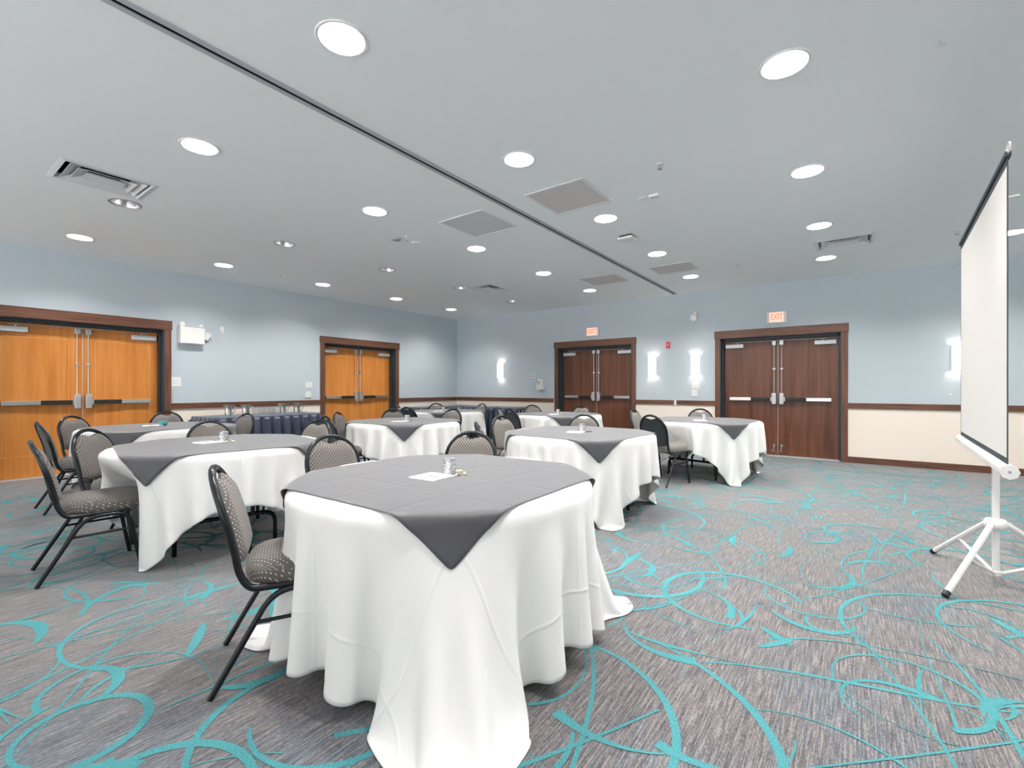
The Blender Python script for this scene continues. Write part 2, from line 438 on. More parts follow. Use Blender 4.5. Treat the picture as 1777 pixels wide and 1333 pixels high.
# downlights
def downlight(lit):
    t = thing('ceiling_light', '', 'ceiling light')
    mb = MB(); mb.lathe([(CR-.004, .03), (CR-.004, .002), (CR-.001, -.004), (CR+.012, -.005), (CR+.017, -.001), (CR+.017, .0)], n=40)
    obj('trim_ring', mb, M['canwhite'] if lit else M['satin'], t, smooth=True)
    if lit:
        mb = MB(); mb.lathe([(CR-.002, .0), (CR-.006, .03), (.098, .106), (.098, .112)], n=40, cap1=False)
        obj('reflector', mb, M['canwhite'], t, smooth=True)
        mb = MB(); mb.lathe([(.097, .098), (.097, .104)], n=32, cap0=True, cap1=True)
        obj('lamp_lens', mb, M['lamp'], t)
    else:
        mb = MB(); mb.lathe([(CR-.002, .0), (CR-.010, .05), (.085, .12), (.05, .16), (.02, .165)], n=40, cap1=True)
        obj('reflector', mb, M['chrome'], t, smooth=True)
        mb = MB()
        for q in (-.03, .03): mb.lathe([(.001, .05), (.014, .055), (.018, .075), (.018, .15)], (q, 0, 0), n=14)
        obj('light_bulb', mb, M['bulb'], t, smooth=True)
    return t
ordn = ['nearest', 'second nearest', 'middle', 'second farthest', 'farthest']
cols = {-7.68: 'in the ceiling row beside the orange-door wall', -4.05: 'in the row just left of the dark ceiling track',
        -2.19: 'in the row just right of the dark ceiling track', -.32: 'in the row leading to the right-hand brown doors'}
p0 = downlight(True); p1 = downlight(False); k0, k1 = children(p0), children(p1)
first = True
for (x, y) in LIT:
    lb = ('lit round downlight seen past the right edge of the projection screen' if x > 1 else
          'lit round downlight, %s %s' % (ordn[LY.index(y)], cols[x]))
    o = p0 if first else dup(p0, kids=k0); first = False
    o.location = (x, y, H); o['label'] = lb; o['group'] = 'lit recessed downlights'
first = True
for i, (x, y) in enumerate(OFF):
    o = p1 if first else dup(p1, kids=k1); first = False
    o.location = (x, y, H); o['group'] = 'unlit chrome downlights'
    o['label'] = 'unlit silver-lined downlight, %s in the dark row between the lit rows' % ordn[i]

# air vents
for (a, b, c_, d, lab) in VENTS:
    w, l = b-a, d-c_
    t = thing('air_vent', lab, 'air vent', ((a+b)/2, (c_+d)/2, H), 0, 'square ceiling diffusers')
    def frus(mb, h0, z0, h1, z1, wl=(w, l), th=.004):
        r0 = [(sx*(wl[0]/2-h0), sy*(wl[1]/2-h0), z0) for sx, sy in ((-1,-1),(1,-1),(1,1),(-1,1))]
        r1 = [(sx*(wl[0]/2-h1), sy*(wl[1]/2-h1), z1) for sx, sy in ((-1,-1),(1,-1),(1,1),(-1,1))]
        mb.rings([r0, r1, [(x_, y_, z_+th) for x_, y_, z_ in r1], [(x_, y_, z_+th) for x_, y_, z_ in r0], r0], True, False, False)
    mb = MB(); frus(mb, 0, -.002, .035, -.010); frus(mb, .035, -.010, .055, .03)
    obj('vent_frame', mb, M['grille'], t)
    for h in (.075, .135):
        mb = MB(); frus(mb, h, -.004, h+.085, .036, th=.002); frus(mb, h-.006, -.006, h, -.004)
        obj('louver', mb, M['grille'], t)
    h = .195
    mb = MB(); mb.box(-w/2+h, w/2-h, -l/2+h, l/2-h, -.008, -.004); frus(mb, h, -.006, h+.02, .01)
    obj('center_plate', mb, M['grille'], t)
    mb = MB(); mb.box(-w/2+.031, w/2-.031, -l/2+.031, l/2-.031, .16, .165)
    for q in (-1, 1):
        mb.box(*sorted((q*(w/2-.034), q*(w/2-.031))), -l/2+.031, l/2-.031, .03, .165)
        mb.box(-w/2+.031, w/2-.031, *sorted((q*(l/2-.034), q*(l/2-.031))), .03, .165)
    obj('duct_box', mb, M['dark'], t)

# flat ceiling panels
def cpanel(x0, x1, y0, y1, mt, lab, fr=.022, frm=None):
    t = thing('ceiling_panel', lab, 'ceiling panel', ((x0+x1)/2, (y0+y1)/2, H), 0, 'flat square ceiling panels')
    w, l = (x1-x0)/2, (y1-y0)/2
    mb = MB(); mb.box(-w, w, -l, -l+fr, -.007, 0); mb.box(-w, w, l-fr, l, -.007, 0); mb.box(-w, -w+fr, -l+fr, l-fr, -.007, 0); mb.box(w-fr, w, -l+fr, l-fr, -.007, 0)
    obj('panel_frame', mb, frm or M['grille'], t, bevel=.002)
    mb = MB(); mb.box(-w+fr, w-fr, -l+fr, l-fr, -.003, 0); obj('panel_face', mb, mt, t)
cpanel(-2.55, -1.92, 3.66, 4.30, M['panel'], 'beige square ceiling panel nearest, right of the dark track', .03)
cpanel(-3.74, -3.10, 3.69, 4.34, M['panel2'], 'grey square ceiling panel with bright white frame, left of the dark track', .02, M['white'])
cpanel(-3.77, -3.13, 7.03, 7.67, M['panel'], 'far grey square ceiling panel left of the track, near the back wall', .025)
cpanel(-2.56, -1.93, 7.0, 7.58, M['panel'], 'far beige square ceiling panel right of the track, near the back wall', .025)

# sprinklers, detectors
def sprinkler(big=False):
    t = thing('sprinkler', '', 'sprinkler')
    mb = MB(); mb.lathe([(.002, 0), (.030, -.001), (.030, -.005), (.012, -.010), (.009, -.012)], n=20); obj('escutcheon', mb, M['white'], t, smooth=True)
    mb = MB(); mb.lathe([(.008, -.008), (.008, -.022)], n=12, cap0=True, cap1=True)
    mb.tube([(.010, 0, -.02), (.014, 0, -.032), (.004, 0, -.045)], .0022, 6); mb.tube([(-.010, 0, -.02), (-.014, 0, -.032), (-.004, 0, -.045)], .0022, 6)
    obj('sprinkler_body', mb, M['satin'], t, smooth=True)
    mb = MB()
    for k in range(12):
        a0, a1 = 2*PI*(k+.15)/12, 2*PI*(k+.85)/12
        mb.prism([(.006*math.cos(a0), .006*math.sin(a0)), (.020*math.cos(a0), .020*math.sin(a0)), (.020*math.cos(a1), .020*math.sin(a1)), (.006*math.cos(a1), .006*math.sin(a1))], -.048, -.046)
    mb.lathe([(.0065, -.05), (.0065, -.044)], n=12, cap0=True, cap1=True)
    obj('deflector', mb, M['grey'], t); return t
s0 = sprinkler(); ks = children(s0)
for i, (x, y, lab) in enumerate([(-1.29, 3.81, 'metal fire sprinkler, nearest, between the two right downlight rows'),
        (-4.42, 3.82, 'dark fire sprinkler beside the small round smoke detector'), (-7.46, 3.82, 'small fire sprinkler near the orange-door wall'),
        (-1.38, 7.53, 'small fire sprinkler left of the right-hand air vent'), (-4.54, 7.62, 'small fire sprinkler near the back wall, left of the far grey panel'),
        (.98, 7.51, 'small fire sprinkler just left of the screen top'), (-7.57, 7.57, 'tiny fire sprinkler close to the far left corner')]):
    o = s0 if i == 0 else dup(s0, kids=ks)
    o.location = (x, y, H); o['label'] = lab; o['group'] = 'ceiling sprinklers'
mb = MB(); mb.lathe([(.001, -.030), (.045, -.028), (.052, -.015), (.055, 0)], n=28)
tag(obj('smoke_detector', mb, M['grey'], loc=(-4.56, 3.78, H), smooth=True), 'small round grey smoke detector left of a dark sprinkler', 'smoke detector')
mb = MB(); mb.lathe([(.001, -.012), (.05, -.011), (.058, -.004), (.06, 0)], n=28)
tag(obj('ceiling_cover', mb, M['ceiling'], loc=(-4.5, 4.05, H), smooth=True), 'flat round painted cover plate in front of a dark sprinkler', 'cover plate')
t = thing('wireless_access_point', 'small square white ceiling box with a dark gap above it', 'ceiling box', (-2.23, 5.41, H))
mb = MB(); mb.box(-.075, .075, -.075, .075, -.020, 0); obj('mounting_base', mb, M['black'], t)
mb = MB(); mb.box(-.095, .095, -.095, .095, -.050, -.020); obj('cover', mb, M['white'], t, bevel=.012, seg=3)
t = thing('ceiling_outlet', 'pair of small white cover plates fixed side by side to the ceiling', 'ceiling outlet', (-1.60, 4.42, H))
mb = MB(); mb.box(-.10, -.015, -.035, .035, -.008, 0); obj('cover_plate', mb, M['white'], t, bevel=.003)
mb = MB(); mb.box(.01, .10, -.045, .035, -.020, 0); mb.box(.03, .05, -.02, 0, -.021, -.02, 1); mb.box(.06, .08, -.02, 0, -.021, -.02, 1); obj('receptacle', mb, [M['white'], M['grey']], t)
mb = MB(); mb.tube([(0, 0, 0), (0, 0, -.02), (.012, 0, -.03), (.02, .004, -.02)], .0025, 6)
tag(obj('ceiling_hook', mb, M['grey'], loc=(.37, 3.35, H), smooth=True), 'tiny wire hook in the ceiling, right of the nearest right downlight', 'hook')

# ---------------------------------------------------------------- double doors
def double_door(name, x0, x1, loc, rz, vw, line, holders=False):
    """local x along the wall, y into the wall, z up"""
    t = thing(name, None, None, loc, rz); t['kind'] = 'structure'
    if 'category' in t: del t['category']
    REC = .185; xm = (x0+x1)/2
    mb = MB(); mb.box(x0-.095, x0-.008, -.022, 0, 0, TOPO+.008); mb.box(x1+.008, x1+.095, -.022, 0, 0, TOPO+.008)
    obj('side_casing', mb, M['trimv'], t, bevel=.003)
    mb = MB(); mb.box(x0-.105, x1+.105, -.034, 0, TOPO+.002, TOPO+.145); obj('head_casing', mb, M['trim'], t, bevel=.004)
    mb = MB()   # jambs: lining the opening
    mb.box(x0-.008, x0+.006, -.018, .235, 0, TOPO+.01); mb.box(x1-.006, x1+.008, -.018, .235, 0, TOPO+.01); mb.box(x0-.008, x1+.008, -.018, .235, TOPO-.006, TOPO+.008)
    mb.box(x0+.006, x0+.032, .10, REC, 0, TOPO-.006); mb.box(x1-.032, x1-.006, .10, REC, 0, TOPO-.006); mb.box(x0+.006, x1-.006, .10, REC, TOPO-.04, TOPO-.006)
    mb.box(x0-.008, x1+.008, .231, .238, 0, TOPO+.008)  # backing sheet added to keep outside light out of the door gaps
    obj('door_frame', mb, M['darkmetal'], t)
    mb = MB(); mb.box(x0, x1, .06, REC+.05, .0, .008); obj('threshold', mb, M['alu'], t)
    for s, a, b in ((1, x0+.035, xm-.003), (-1, xm+.003, x1-.035)):   # s=1: hinge at a, -1: hinge at b
        hx = a if s == 1 else b; mx = b if s == 1 else a   # hinge / meeting stile
        at = lambda d: mx - s*d                            # distance from the meeting edge
        mb = MB(); mb.box(a, b, REC, REC+.045, .012, TOPO-.045)
        for q in (.14, abs(b-a)-.10):
            xx = at(q); mb.box(xx-.0018, xx+.0018, REC-.0008, REC, .30, 1.90, 1)
        mb.box(a+.0, b, REC-.0008, REC, .298, .3016, 1); mb.box(min(at(.14), at(abs(b-a)-.10)), max(at(.14), at(abs(b-a)-.10)), REC-.0008, REC, 1.898, 1.9016, 1)
        leaf = obj('door_leaf', mb, [vw, line], t)
        def bx(name, d0, d1, y0, y1, z0, z1, mt, bv=.003):
            mb = MB(); mb.box(*sorted((at(d0), at(d1))), REC-y1, REC-y0, z0, z1); return obj(name, mb, mt, leaf, bevel=bv)
        bx('latch_box', .022, .092, .001, .075, .925, 1.125, M['satin'], .008)
        bx('push_bar', .11, .43, .025, .075, .985, 1.045, M['black'], .006)
        bx('bar_housing', .40, .79, .001, .062, .985, 1.045, M['steel'], .004)
        mb = MB(); mb.box(*sorted((at(.092), at(.115))), REC-.07, REC-.001, .98, 1.05); mb.box(*sorted((at(.115), at(.42))), REC-.024, REC-.001, .99, 1.04)
        obj('bar_rail', mb, M['satin'], leaf)
        bx('top_latch', .022, .088, .001, .055, 1.985, 2.07, M['satin'], .006)
        mb = MB(); mb.tube([(at(.057), REC-.028, 1.12), (at(.057), REC-.028, 1.99)], .0075, 10); obj('vertical_rod', mb, M['steel'], leaf, smooth=True)
        bx('rod_guide', .037, .077, .001, .04, 1.545, 1.575, M['satin'])
        d = abs(b-a)
        bx('door_closer', d-.335, d-.025, .001, .062, 1.962, 2.032, M['alu'], .005)
        mb = MB(); xa, xb = at(d-.22), at(d-.50)
        mb.tube([(xa, REC-.045, 2.032), (xa, REC-.045, 2.062)], .009, 10)
        mb.box(*sorted((xa, xa-s*-.10)), REC-.055, REC-.037, 2.055, 2.063)
        mb.tube([(xa-s*.07, REC-.05, 2.060), (xb+s*.42, REC-.09, 2.066)], .0075, 8)
        obj('closer_arm', mb, M['satin'], leaf)
        if holders:
            mb = MB(); xx = at(.055)
            mb.box(xx-.022, xx+.022, REC-.012, REC-.001, .175, .205); mb.tube([(xx, REC-.02, .19), (xx-.008, REC-.05, .11)], .006, 8); mb.tube([(xx-.008, REC-.05, .12), (xx-.025, REC-.06, .075)], .005, 8); mb.tube([(xx-.008, REC-.05, .12), (xx+.015, REC-.06, .075)], .005, 8)
            obj('door_holder', mb, M['steel'], leaf)
    mb = MB(); mb.box(xm-.0028, xm+.0028, REC-.006, REC+.04, .02, TOPO-.05); obj('astragal', mb, M['alu'], t)
    return t
# left wall: local x = world Y, local y = world -X
double_door('door_1', D1[0], D1[1], (XL, 0, 0), PI/2, M['oak'], M['oakline'])
double_door('door_2', D2[0], D2[1], (XL, 0, 0), PI/2, M['oak'], M['oakline'])
double_door('door_3', D3[0], D3[1], (0, YB, 0), 0, M['walnut'], M['walnutline'], True)
double_door('door_4', D4[0], D4[1], (0, YB, 0), 0, M['walnut'], M['walnutline'], True)

# ---------------------------------------------------------------- wall fittings
def text_mesh(s, size, mt, name, parent, loc, rot, ext=.002, sx=1.):
    cu = bpy.data.curves.new('t', 'FONT'); cu.body = s; cu.size = size; cu.align_x = 'CENTER'; cu.align_y = 'CENTER'; cu.extrude = ext; cu.offset = size*.012
    o = bpy.data.objects.new('t', cu); C.objects.link(o)
    dg = bpy.context.evaluated_depsgraph_get(); me = bpy.data.meshes.new_from_object(o.evaluated_get(dg))
    bpy.data.objects.remove(o); me.materials.clear(); me.materials.append(mt)
    q = bpy.data.objects.new(name, me); C.objects.link(q); q.parent = parent; q.location = loc; q.rotation_euler = rot; q.scale = (sx, 1, 1)
    return q
def exit_sign(x, z, lab):
    t = thing('exit_sign', lab, 'exit sign', (x, YB, z), 0, 'lit exit signs')
    mb = MB(); n = 10; front = []
    for k in range(n+1):
        u = -1+2*k/n; front.append((u*.158, -.055+.02*u*u))
    pts = [(-.158, 0)] + front + [(.158, 0)]
    mb.rings([[(px, py, -.098) for px, py in pts], [(px, py, .098) for px, py in pts]])
    obj('housing', mb, M['white'], t, bevel=.006)
    mb = MB(); mb.box(-.108, .108, -.058, -.050, -.082, .082); obj('sign_face', mb, M['exitface'], t, bevel=.002)
    text_mesh('EXIT', .145, M['exitred'], 'exit_lettering', t, (0, -.0605, .0), (PI/2, 0, 0), .002, .62)
exit_sign(-4.67, 2.46, 'white exit sign with red EXIT letters above the middle brown doors')
exit_sign(-1.09, 2.458, 'white exit sign with red EXIT letters above the right-hand brown doors')

def sconce():
    t = thing('wall_sconce', '', 'wall lamp')
    mb = MB(); mb.box(-.05, .05, -.02, 0, -.16, .16); obj('back_plate', mb, M['satin'], t)
    for z0, z1 in ((-.18, -.008), (.008, .18)):
        mb = MB(); w, d = .07, .095
        r = lambda z: [(-w, -.012, z), (w, -.012, z), (w, -d, z), (-w, -d, z)]
        w2, d2 = w-.004, d-.004
        q = lambda z: [(-w2, -.016, z), (w2, -.016, z), (w2, -d2, z), (-w2, -d2, z)]
        mb.rings([r(z0), r(z1), q(z1), q(z0), r(z0)], True, False, False)
        obj('glass_shade', mb, M['sconce'], t)
    mb = MB(); mb.box(-.072, .072, -.097, -.092, -.004, .004); mb.box(-.072, -.066, -.097, -.011, -.004, .004); mb.box(.066, .072, -.097, -.011, -.004, .004); mb.box(-.073, -.0705, -.03, -.012, -.18, .18); mb.box(.0705, .073, -.03, -.012, -.18, .18)
    obj('metal_band', mb, M['satin'], t)
    for zz in (-.095, .095):
        mb = MB(); mb.lathe([(.001, zz-.055), (.013, zz-.05), (.016, zz), (.013, zz+.05), (.001, zz+.055)], (0, -.052, 0), 14); obj('light_bulb', mb, M['sbulb'], t, smooth=True)
    return t
s0 = sconce(); ks = children(s0)
for i, (x, lab) in enumerate([(-7.22, 'glowing two-tier wall sconce left of the thermostat'), (-3.305, 'glowing two-tier wall sconce beside the middle brown doors'),
                              (-2.461, 'glowing two-tier wall sconce above the light switches'), (1.23, 'glowing two-tier wall sconce half hidden by the projection screen')]):
    o = s0 if i == 0 else dup(s0, kids=ks)
    o.location = (x, YB, 1.66); o['label'] = lab; o['group'] = 'two-tier wall sconces'

t = thing('fire_alarm', 'small red fire alarm box high on the back wall', 'fire alarm', (-2.995, YB, 2.075))
mb = MB(); mb.box(-.036, .036, -.045, 0, -.062, .062); obj('housing', mb, M['red'], t, bevel=.006)
mb = MB(); mb.box(-.018, .018, -.050, -.045, -.02, .035); obj('lens', mb, mat('strobe_lens', (.8, .35, .35, 1), .2), t, bevel=.003)

def spot_head(parent, p, d, r=.055, mt=None):
    d = Vector(d).normalized(); mb = MB(); mb.lathe([(.001, -.05), (r*.6, -.048), (r*.85, -.02), (r, .0), (r*.95, .012)], n=24)
    o = obj('lamp_head', mb, mt or M['white'], parent, loc=p, smooth=True); o.rotation_euler = d.to_track_quat('Z', 'Y').to_euler()
    mb = MB(); mb.lathe([(.001, .012), (r*.93, .008)], n=24)
    obj('lens', mb, M['bulb'], o, smooth=True)
t = thing('emergency_spotlight', 'white round twin-head emergency lamp high between the two brown door pairs', 'emergency light', (-2.49, YB, 2.60))
mb = MB(); mb.lathe([(.055, 0), (.055, .012), (.03, .03)], n=24, axis='y', cap1=True); obj('wall_base', mb, M['white'], t, smooth=True)
spot_head(t, (.0, -.07, -.03), (-.1, -1, -.3), .066); spot_head(t, (.02, -.06, .06), (.8, -.6, .3), .035)
mb = MB(); mb.tube([(0, -.02, 0), (0, -.05, -.01)], .012, 8); mb.tube([(-.05, -.05, -.06), (-.11, -.06, -.05)], .008, 8); obj('lamp_bracket', mb, M['white'], t)

t = thing('thermostat', 'small white thermostat with dark display beside the soap dispenser', 'thermostat', (-6.243, YB, 1.5))
mb = MB(); mb.box(-.062, .062, -.028, 0, -.045, .045); obj('housing', mb, M['white'], t, bevel=.006)
mb = MB(); mb.box(-.022, .025, -.0295, -.028, -.015, .018); obj('display', mb, M['ink'], t)
t = thing('sanitizer_dispenser', 'white hand sanitizer dispenser with dark V-shaped mark left of the middle doors', 'dispenser', (-6.015, YB, 1.295))
mb = MB(); mb.rings([[(-.085,0,-.13),(.085,0,-.13),(.085,-.09,-.12),(-.085,-.09,-.12)],[(-.085,0,.02),(.085,0,.02),(.082,-.11,.02),(-.082,-.11,.02)],[(-.08,0,.13),(.08,0,.13),(.07,-.07,.125),(-.07,-.07,.125)]])
obj('housing', mb, M['white'], t, bevel=.012, seg=3)
mb = MB()
for q in (-1, 1): mb.prism([(q*.045-.01, .06), (q*.045+.01, .06), (.006, -.035), (-.006, -.035)], -.0015, .0015)
o = obj('brand_mark', mb, M['ink'], t, loc=(-.02, -.1085, .03), rot=(PI/2, 0, 0))
mb = MB(); mb.box(-.05, .05, -.105, -.03, -.135, -.11); obj('nozzle_cover', mb, mat('beige_plastic', srgb(196, 182, 160), .5), t, bevel=.006)
t = thing('switch_plate', 'wide white light switch plate under the third sconce', 'light switch', (-2.466, YB, 1.258), 0, 'white switch plates')
mb = MB(); mb.box(-.078, .078, -.008, 0, -.058, .058); obj('cover_plate', mb, M['white'], t, bevel=.002)
for q in (-.048, 0, .048):
    mb = MB(); mb.box(q-.012, q+.012, -.013, -.008, -.03, .03); obj('switch_toggle', mb, M['white'], t, bevel=.002)
t = thing('dimmer_panel', 'square white dimmer panel just above the chair rail by the right doors', 'light switch', (-2.488, YB, 1.118), 0, 'white switch plates')
mb = MB(); mb.box(-.058, .058, -.012, 0, -.065, .065); obj('cover_plate', mb, M['white'], t, bevel=.003)
mb = MB(); mb.box(-.03, .03, -.016, -.012, -.035, .03); obj('slider', mb, M['canwhite'], t, bevel=.002)
for x, z in ((1.15, 1.117),):
    mb = MB(); mb.lathe([(.012, 0), (.012, .012), (.004, .018)], n=12, axis='y', cap1=True)
    tag(obj('wall_peg', mb, M['white'], loc=(x, YB, z), smooth=True), 'tiny white wall peg below the sconce beside the screen', 'wall peg')

# left wall items: root rotated so that local x = world Y, local y = into the wall
def lw(name, lab, cat, y, z, group=None): return thing(name, lab, cat, (XL, y, z), PI/2, group)
t = lw('emergency_light', 'white emergency light box with two round lamp heads on the left wall', 'emergency light', 3.005, 2.07)
mb = MB(); mb.box(-.175, .175, -.10, 0, -.135, .135); obj('battery_box', mb, M['white'], t, bevel=.006)
mb = MB(); mb.box(-.165, .165, -.104, -.10, -.125, .125); obj('front_cover', mb, M['whitem'], t, bevel=.002)
spot_head(t, (-.145, -.09, .175), (.0, -1, -.15), .042); spot_head(t, (.145, -.09, .165), (.9, -.5, .1), .040)
mb = MB(); mb.tube([(-.145, -.06, .13), (-.145, -.07, .165)], .01, 8); mb.tube([(.145, -.06, .13), (.145, -.07, .16)], .01, 8); obj('lamp_bracket', mb, M['white'], t)
t = lw('junction_box', 'small tilted white box hanging right of the emergency light', 'power box', 3.235, 2.08)
mb = MB(); mb.box(-.045, .045, -.045, 0, -.065, .065); o = obj('housing', mb, M['white'], t, bevel=.008); o.rotation_euler = (0, math.radians(28), 0)
pts = fillet([(.03, -.03, .02), (.09, -.035, -.05), (.14, -.03, -.13), (.22, -.03, -.115), (.238, -.03, .09)], .05, 8)
mb = MB(); mb.tube(pts, .005, 8); obj('power_cord', mb, M['cable'], t, smooth=True)
t = lw('wall_outlet', 'white wall outlet with plugged white cord right of the emergency light', 'outlet', 3.475, 2.215)
mb = MB(); mb.box(-.035, .035, -.008, 0, -.058, .058); obj('cover_plate', mb, M['white'], t, bevel=.002)
mb = MB(); mb.box(-.016, .016, -.035, -.008, -.045, -.015); obj('plug', mb, M['white'], t, bevel=.004)
t = lw('notice_card', 'white notice card mounted beside the large orange doors', 'sign', 2.80, 1.317)
mb = MB(); mb.box(-.07, .07, -.006, 0, -.075, .075); obj('card', mb, M['white'], t)
mb = MB()
for k in range(5): mb.box(-.045, .045-.01*(k % 3), -.0065, -.006, .035-k*.018, .038-k*.018)
obj('print_lines', mb, mat('pale_print', (.5, .54, .58, 1), .7), t)
t = lw('switch_plate', 'upper white switch plate between buffet table and small orange doors', 'light switch', 5.057, 1.277, 'white switch plates')
mb = MB(); mb.box(-.075, .075, -.008, 0, -.057, .057); obj('cover_plate', mb, M['white'], t, bevel=.002)
mb = MB(); mb.box(-.012, .012, -.012, -.008, -.03, .03); obj('switch_toggle', mb, M['white'], t, bevel=.002)
t = lw('dimmer_panel', 'lower white control panel between buffet table and small orange doors', 'light switch', 5.045, 1.087, 'white switch plates')
mb = MB(); mb.box(-.062, .062, -.016, 0, -.062, .062); obj('cover_plate', mb, M['white'], t, bevel=.003)
mb = MB(); mb.box(-.04, .04, -.018, -.016, -.035, .035); obj('slider', mb, M['canwhite'], t, bevel=.002)
t = lw('notice_card', 'faint pale notice plate on the wall right of the small orange doors', 'sign', 7.44, 1.34)
mb = MB(); mb.box(-.07, .07, -.005, 0, -.06, .06); obj('card', mb, mat('pale_card', (.50, .55, .58, 1), .6), t)
mb = MB()
for k in range(3): mb.box(-.045, .045, -.0056, -.005, .025-k*.025, .032-k*.025)
obj('print_lines', mb, M['white'], t)
for y, z, lb in ((4.47, 1.46, 'tiny white wall peg above the buffet glasses'), (5.02, 1.45, 'tiny white wall peg above the upper switch plate left of the doors')):
    mb = MB(); mb.lathe([(.010, 0), (.010, .010), (.003, .016)], n=12, axis='y', cap1=True)
    tag(obj('wall_peg', mb, M['white'], loc=(XL, y, z), rot=(0, 0, PI/2), smooth=True), lb, 'wall peg')

# ---------------------------------------------------------------- buffet tables with pleated skirts
def buffet(x0, x1, y0, y1, front, lab, lab2, sides):
    """front sides get a skirt; sides: list of ((xa,ya),(xb,yb),(nx,ny))"""
    zt = .75
    t = thing('buffet_table', lab, 'table', ((x0+x1)/2, (y0+y1)/2, 0), 0, 'skirted buffet tables')
    cx_, cy_ = (x0+x1)/2, (y0+y1)/2; w, l = (x1-x0)/2, (y1-y0)/2
    mb = MB(); mb.box(-w+.01, w-.01, -l+.01, l-.01, zt-.03, zt); obj('tabletop', mb, M['grey'], t, bevel=.004)
    for sx in (-1, 1):
        for sy in (-1, 1):
            mb = MB(); mb.tube([(sx*(w-.08), sy*(l-.12), 0), (sx*(w-.08), sy*(l-.12), zt-.03)], .014, 8); obj('leg', mb, M['blackm'], t)
    t2 = thing('table_skirt', lab2, 'table skirt', ((x0+x1)/2, (y0+y1)/2, 0), 0, 'navy table skirts')
    mb = MB(); mb.box(-w-.002, w+.002, -l-.002, l+.002, zt+.0005, zt+.006); obj('top_cloth', mb, M['navy'], t2, bevel=.002)
    for (xa, ya), (xb, yb), (nx, ny) in sides:
        xa -= cx_; xb -= cx_; ya -= cy_; yb -= cy_
        ln = math.hypot(xb-xa, yb-ya); n = max(3, int(round(ln/.165))); dx, dy = (xb-xa)/ln, (yb-ya)/ln
        prof = []
        for k in range(n):
            s0_ = ln*k/n; p = ln/n
            for f, dep in ((0, .086), (.06, .090), (.36, .090), (.44, .080), (.48, .03), (.54, .0), (.66, -.002), (.80, .0), (.90, .02), (.95, .06)):
                prof.append((s0_+f*p, dep))
        prof.append((ln, .086)); R = []
        for z_, k in ((zt+.004, .06), (zt-.03, .1), (zt-.06, .55), (.45, .85), (.012, 1.1)):
            R.append([(xa+dx*s_+nx*(.006+d_*k), ya+dy*s_+ny*(.006+d_*k), z_) for s_, d_ in prof])
        mb = MB(); mb.rings(R, False, False, False)
        o = obj('pleated_panel', mb, M['navy'], t2, smooth=True, autos=30)
        so = o.modifiers.new('thick', 'SOLIDIFY'); so.thickness = .0015
    return t
zt = .757
buffet(-8.66, -8.04, 2.99, 4.86, 0, 'long buffet table along the left wall holding pitchers and glasses', 'navy pleated skirt of the buffet with the pitchers',
       [((-8.04, 2.99), (-8.04, 4.86), (1, 0)), ((-8.66, 2.99), (-8.04, 2.99), (0, -1)), ((-8.04, 4.86), (-8.66, 4.86), (0, 1))])
buffet(-8.68, -8.06, 7.40, 9.26, 0, 'empty buffet table along the left wall beyond the small orange doors', 'navy pleated skirt of the empty buffet by the left wall',
       [((-8.06, 7.40), (-8.06, 8.60), (1, 0)), ((-8.68, 7.40), (-8.06, 7.40), (0, -1))])
buffet(-7.99, -6.14, 8.66, 9.28, 0, 'empty buffet table against the back wall in the far corner', 'navy pleated skirt of the buffet against the back wall',
       [((-7.99, 8.66), (-6.14, 8.66), (0, -1)), ((-6.14, 8.66), (-6.14, 9.28), (1, 0))])

def pitcher():
    t = thing('water_pitcher', '', 'pitcher')
    mb = MB(); mb.lathe([(.001, .0), (.058, 0), (.061, .004), (.057, .03), (.055, .10), (.056, .168), (.059, .175), (.0565, .175), (.053, .165), (.052, .02), (.001, .012)], n=32)
    obj('body', mb, M['steel'], t, smooth=True)
    mb = MB(); mb.prism([(-.02, -.054), (.02, -.054), (.0, -.082)], .150, .172); obj('spout', mb, M['steel'], t)
    mb = MB(); mb.tube(fillet([(0, .052, .158), (0, .10, .160), (0, .105, .10), (0, .088, .045), (0, .054, .035)], .03, 6), .0055, 8)
    obj('handle', mb, M['steel'], t, smooth=True); return t
s0 = pitcher(); ks = children(s0)
for i, (x, y, lb) in enumerate([(-8.50, 3.47, 'leftmost steel water pitcher on the navy buffet'), (-8.42, 3.71, 'steel water pitcher directly left of the glasses'),
                            (-8.46, 4.37, 'steel water pitcher directly right of the glasses'), (-8.42, 4.62, 'rightmost steel water pitcher on the navy buffet')]):
    o = s0 if i == 0 else dup(s0, kids=ks); o.location = (x, y, zt); o['label'] = lb; o['group'] = 'steel water pitchers'
    o.rotation_euler = (0, 0, math.radians(-25))
mb = MB(); mb.lathe([(.036, 0), (.0335, .07), (.031, .118), (.028, .122), (.001, .122), (.001, .118), (.027, .116), (.031, .07), (.0335, .0), (.036, 0)], n=20)
g0 = obj('drinking_glass', mb, M['glass'], smooth=True)
on = ['first', 'second', 'third', 'fourth', 'last']
for r_ in range(2):
    for k in range(5):
        o = g0 if (r_ == 0 and k == 0) else g0.copy()
        if o is not g0: C.objects.link(o)
        o.location = (-8.36-.083*r_, 3.87+.083*k, zt); tag(o, 'upturned clear glass, %s from the left in the %s row on the buffet' % (on[k], ('front', 'back')[r_]), 'glass', 'upturned glasses on the buffet')

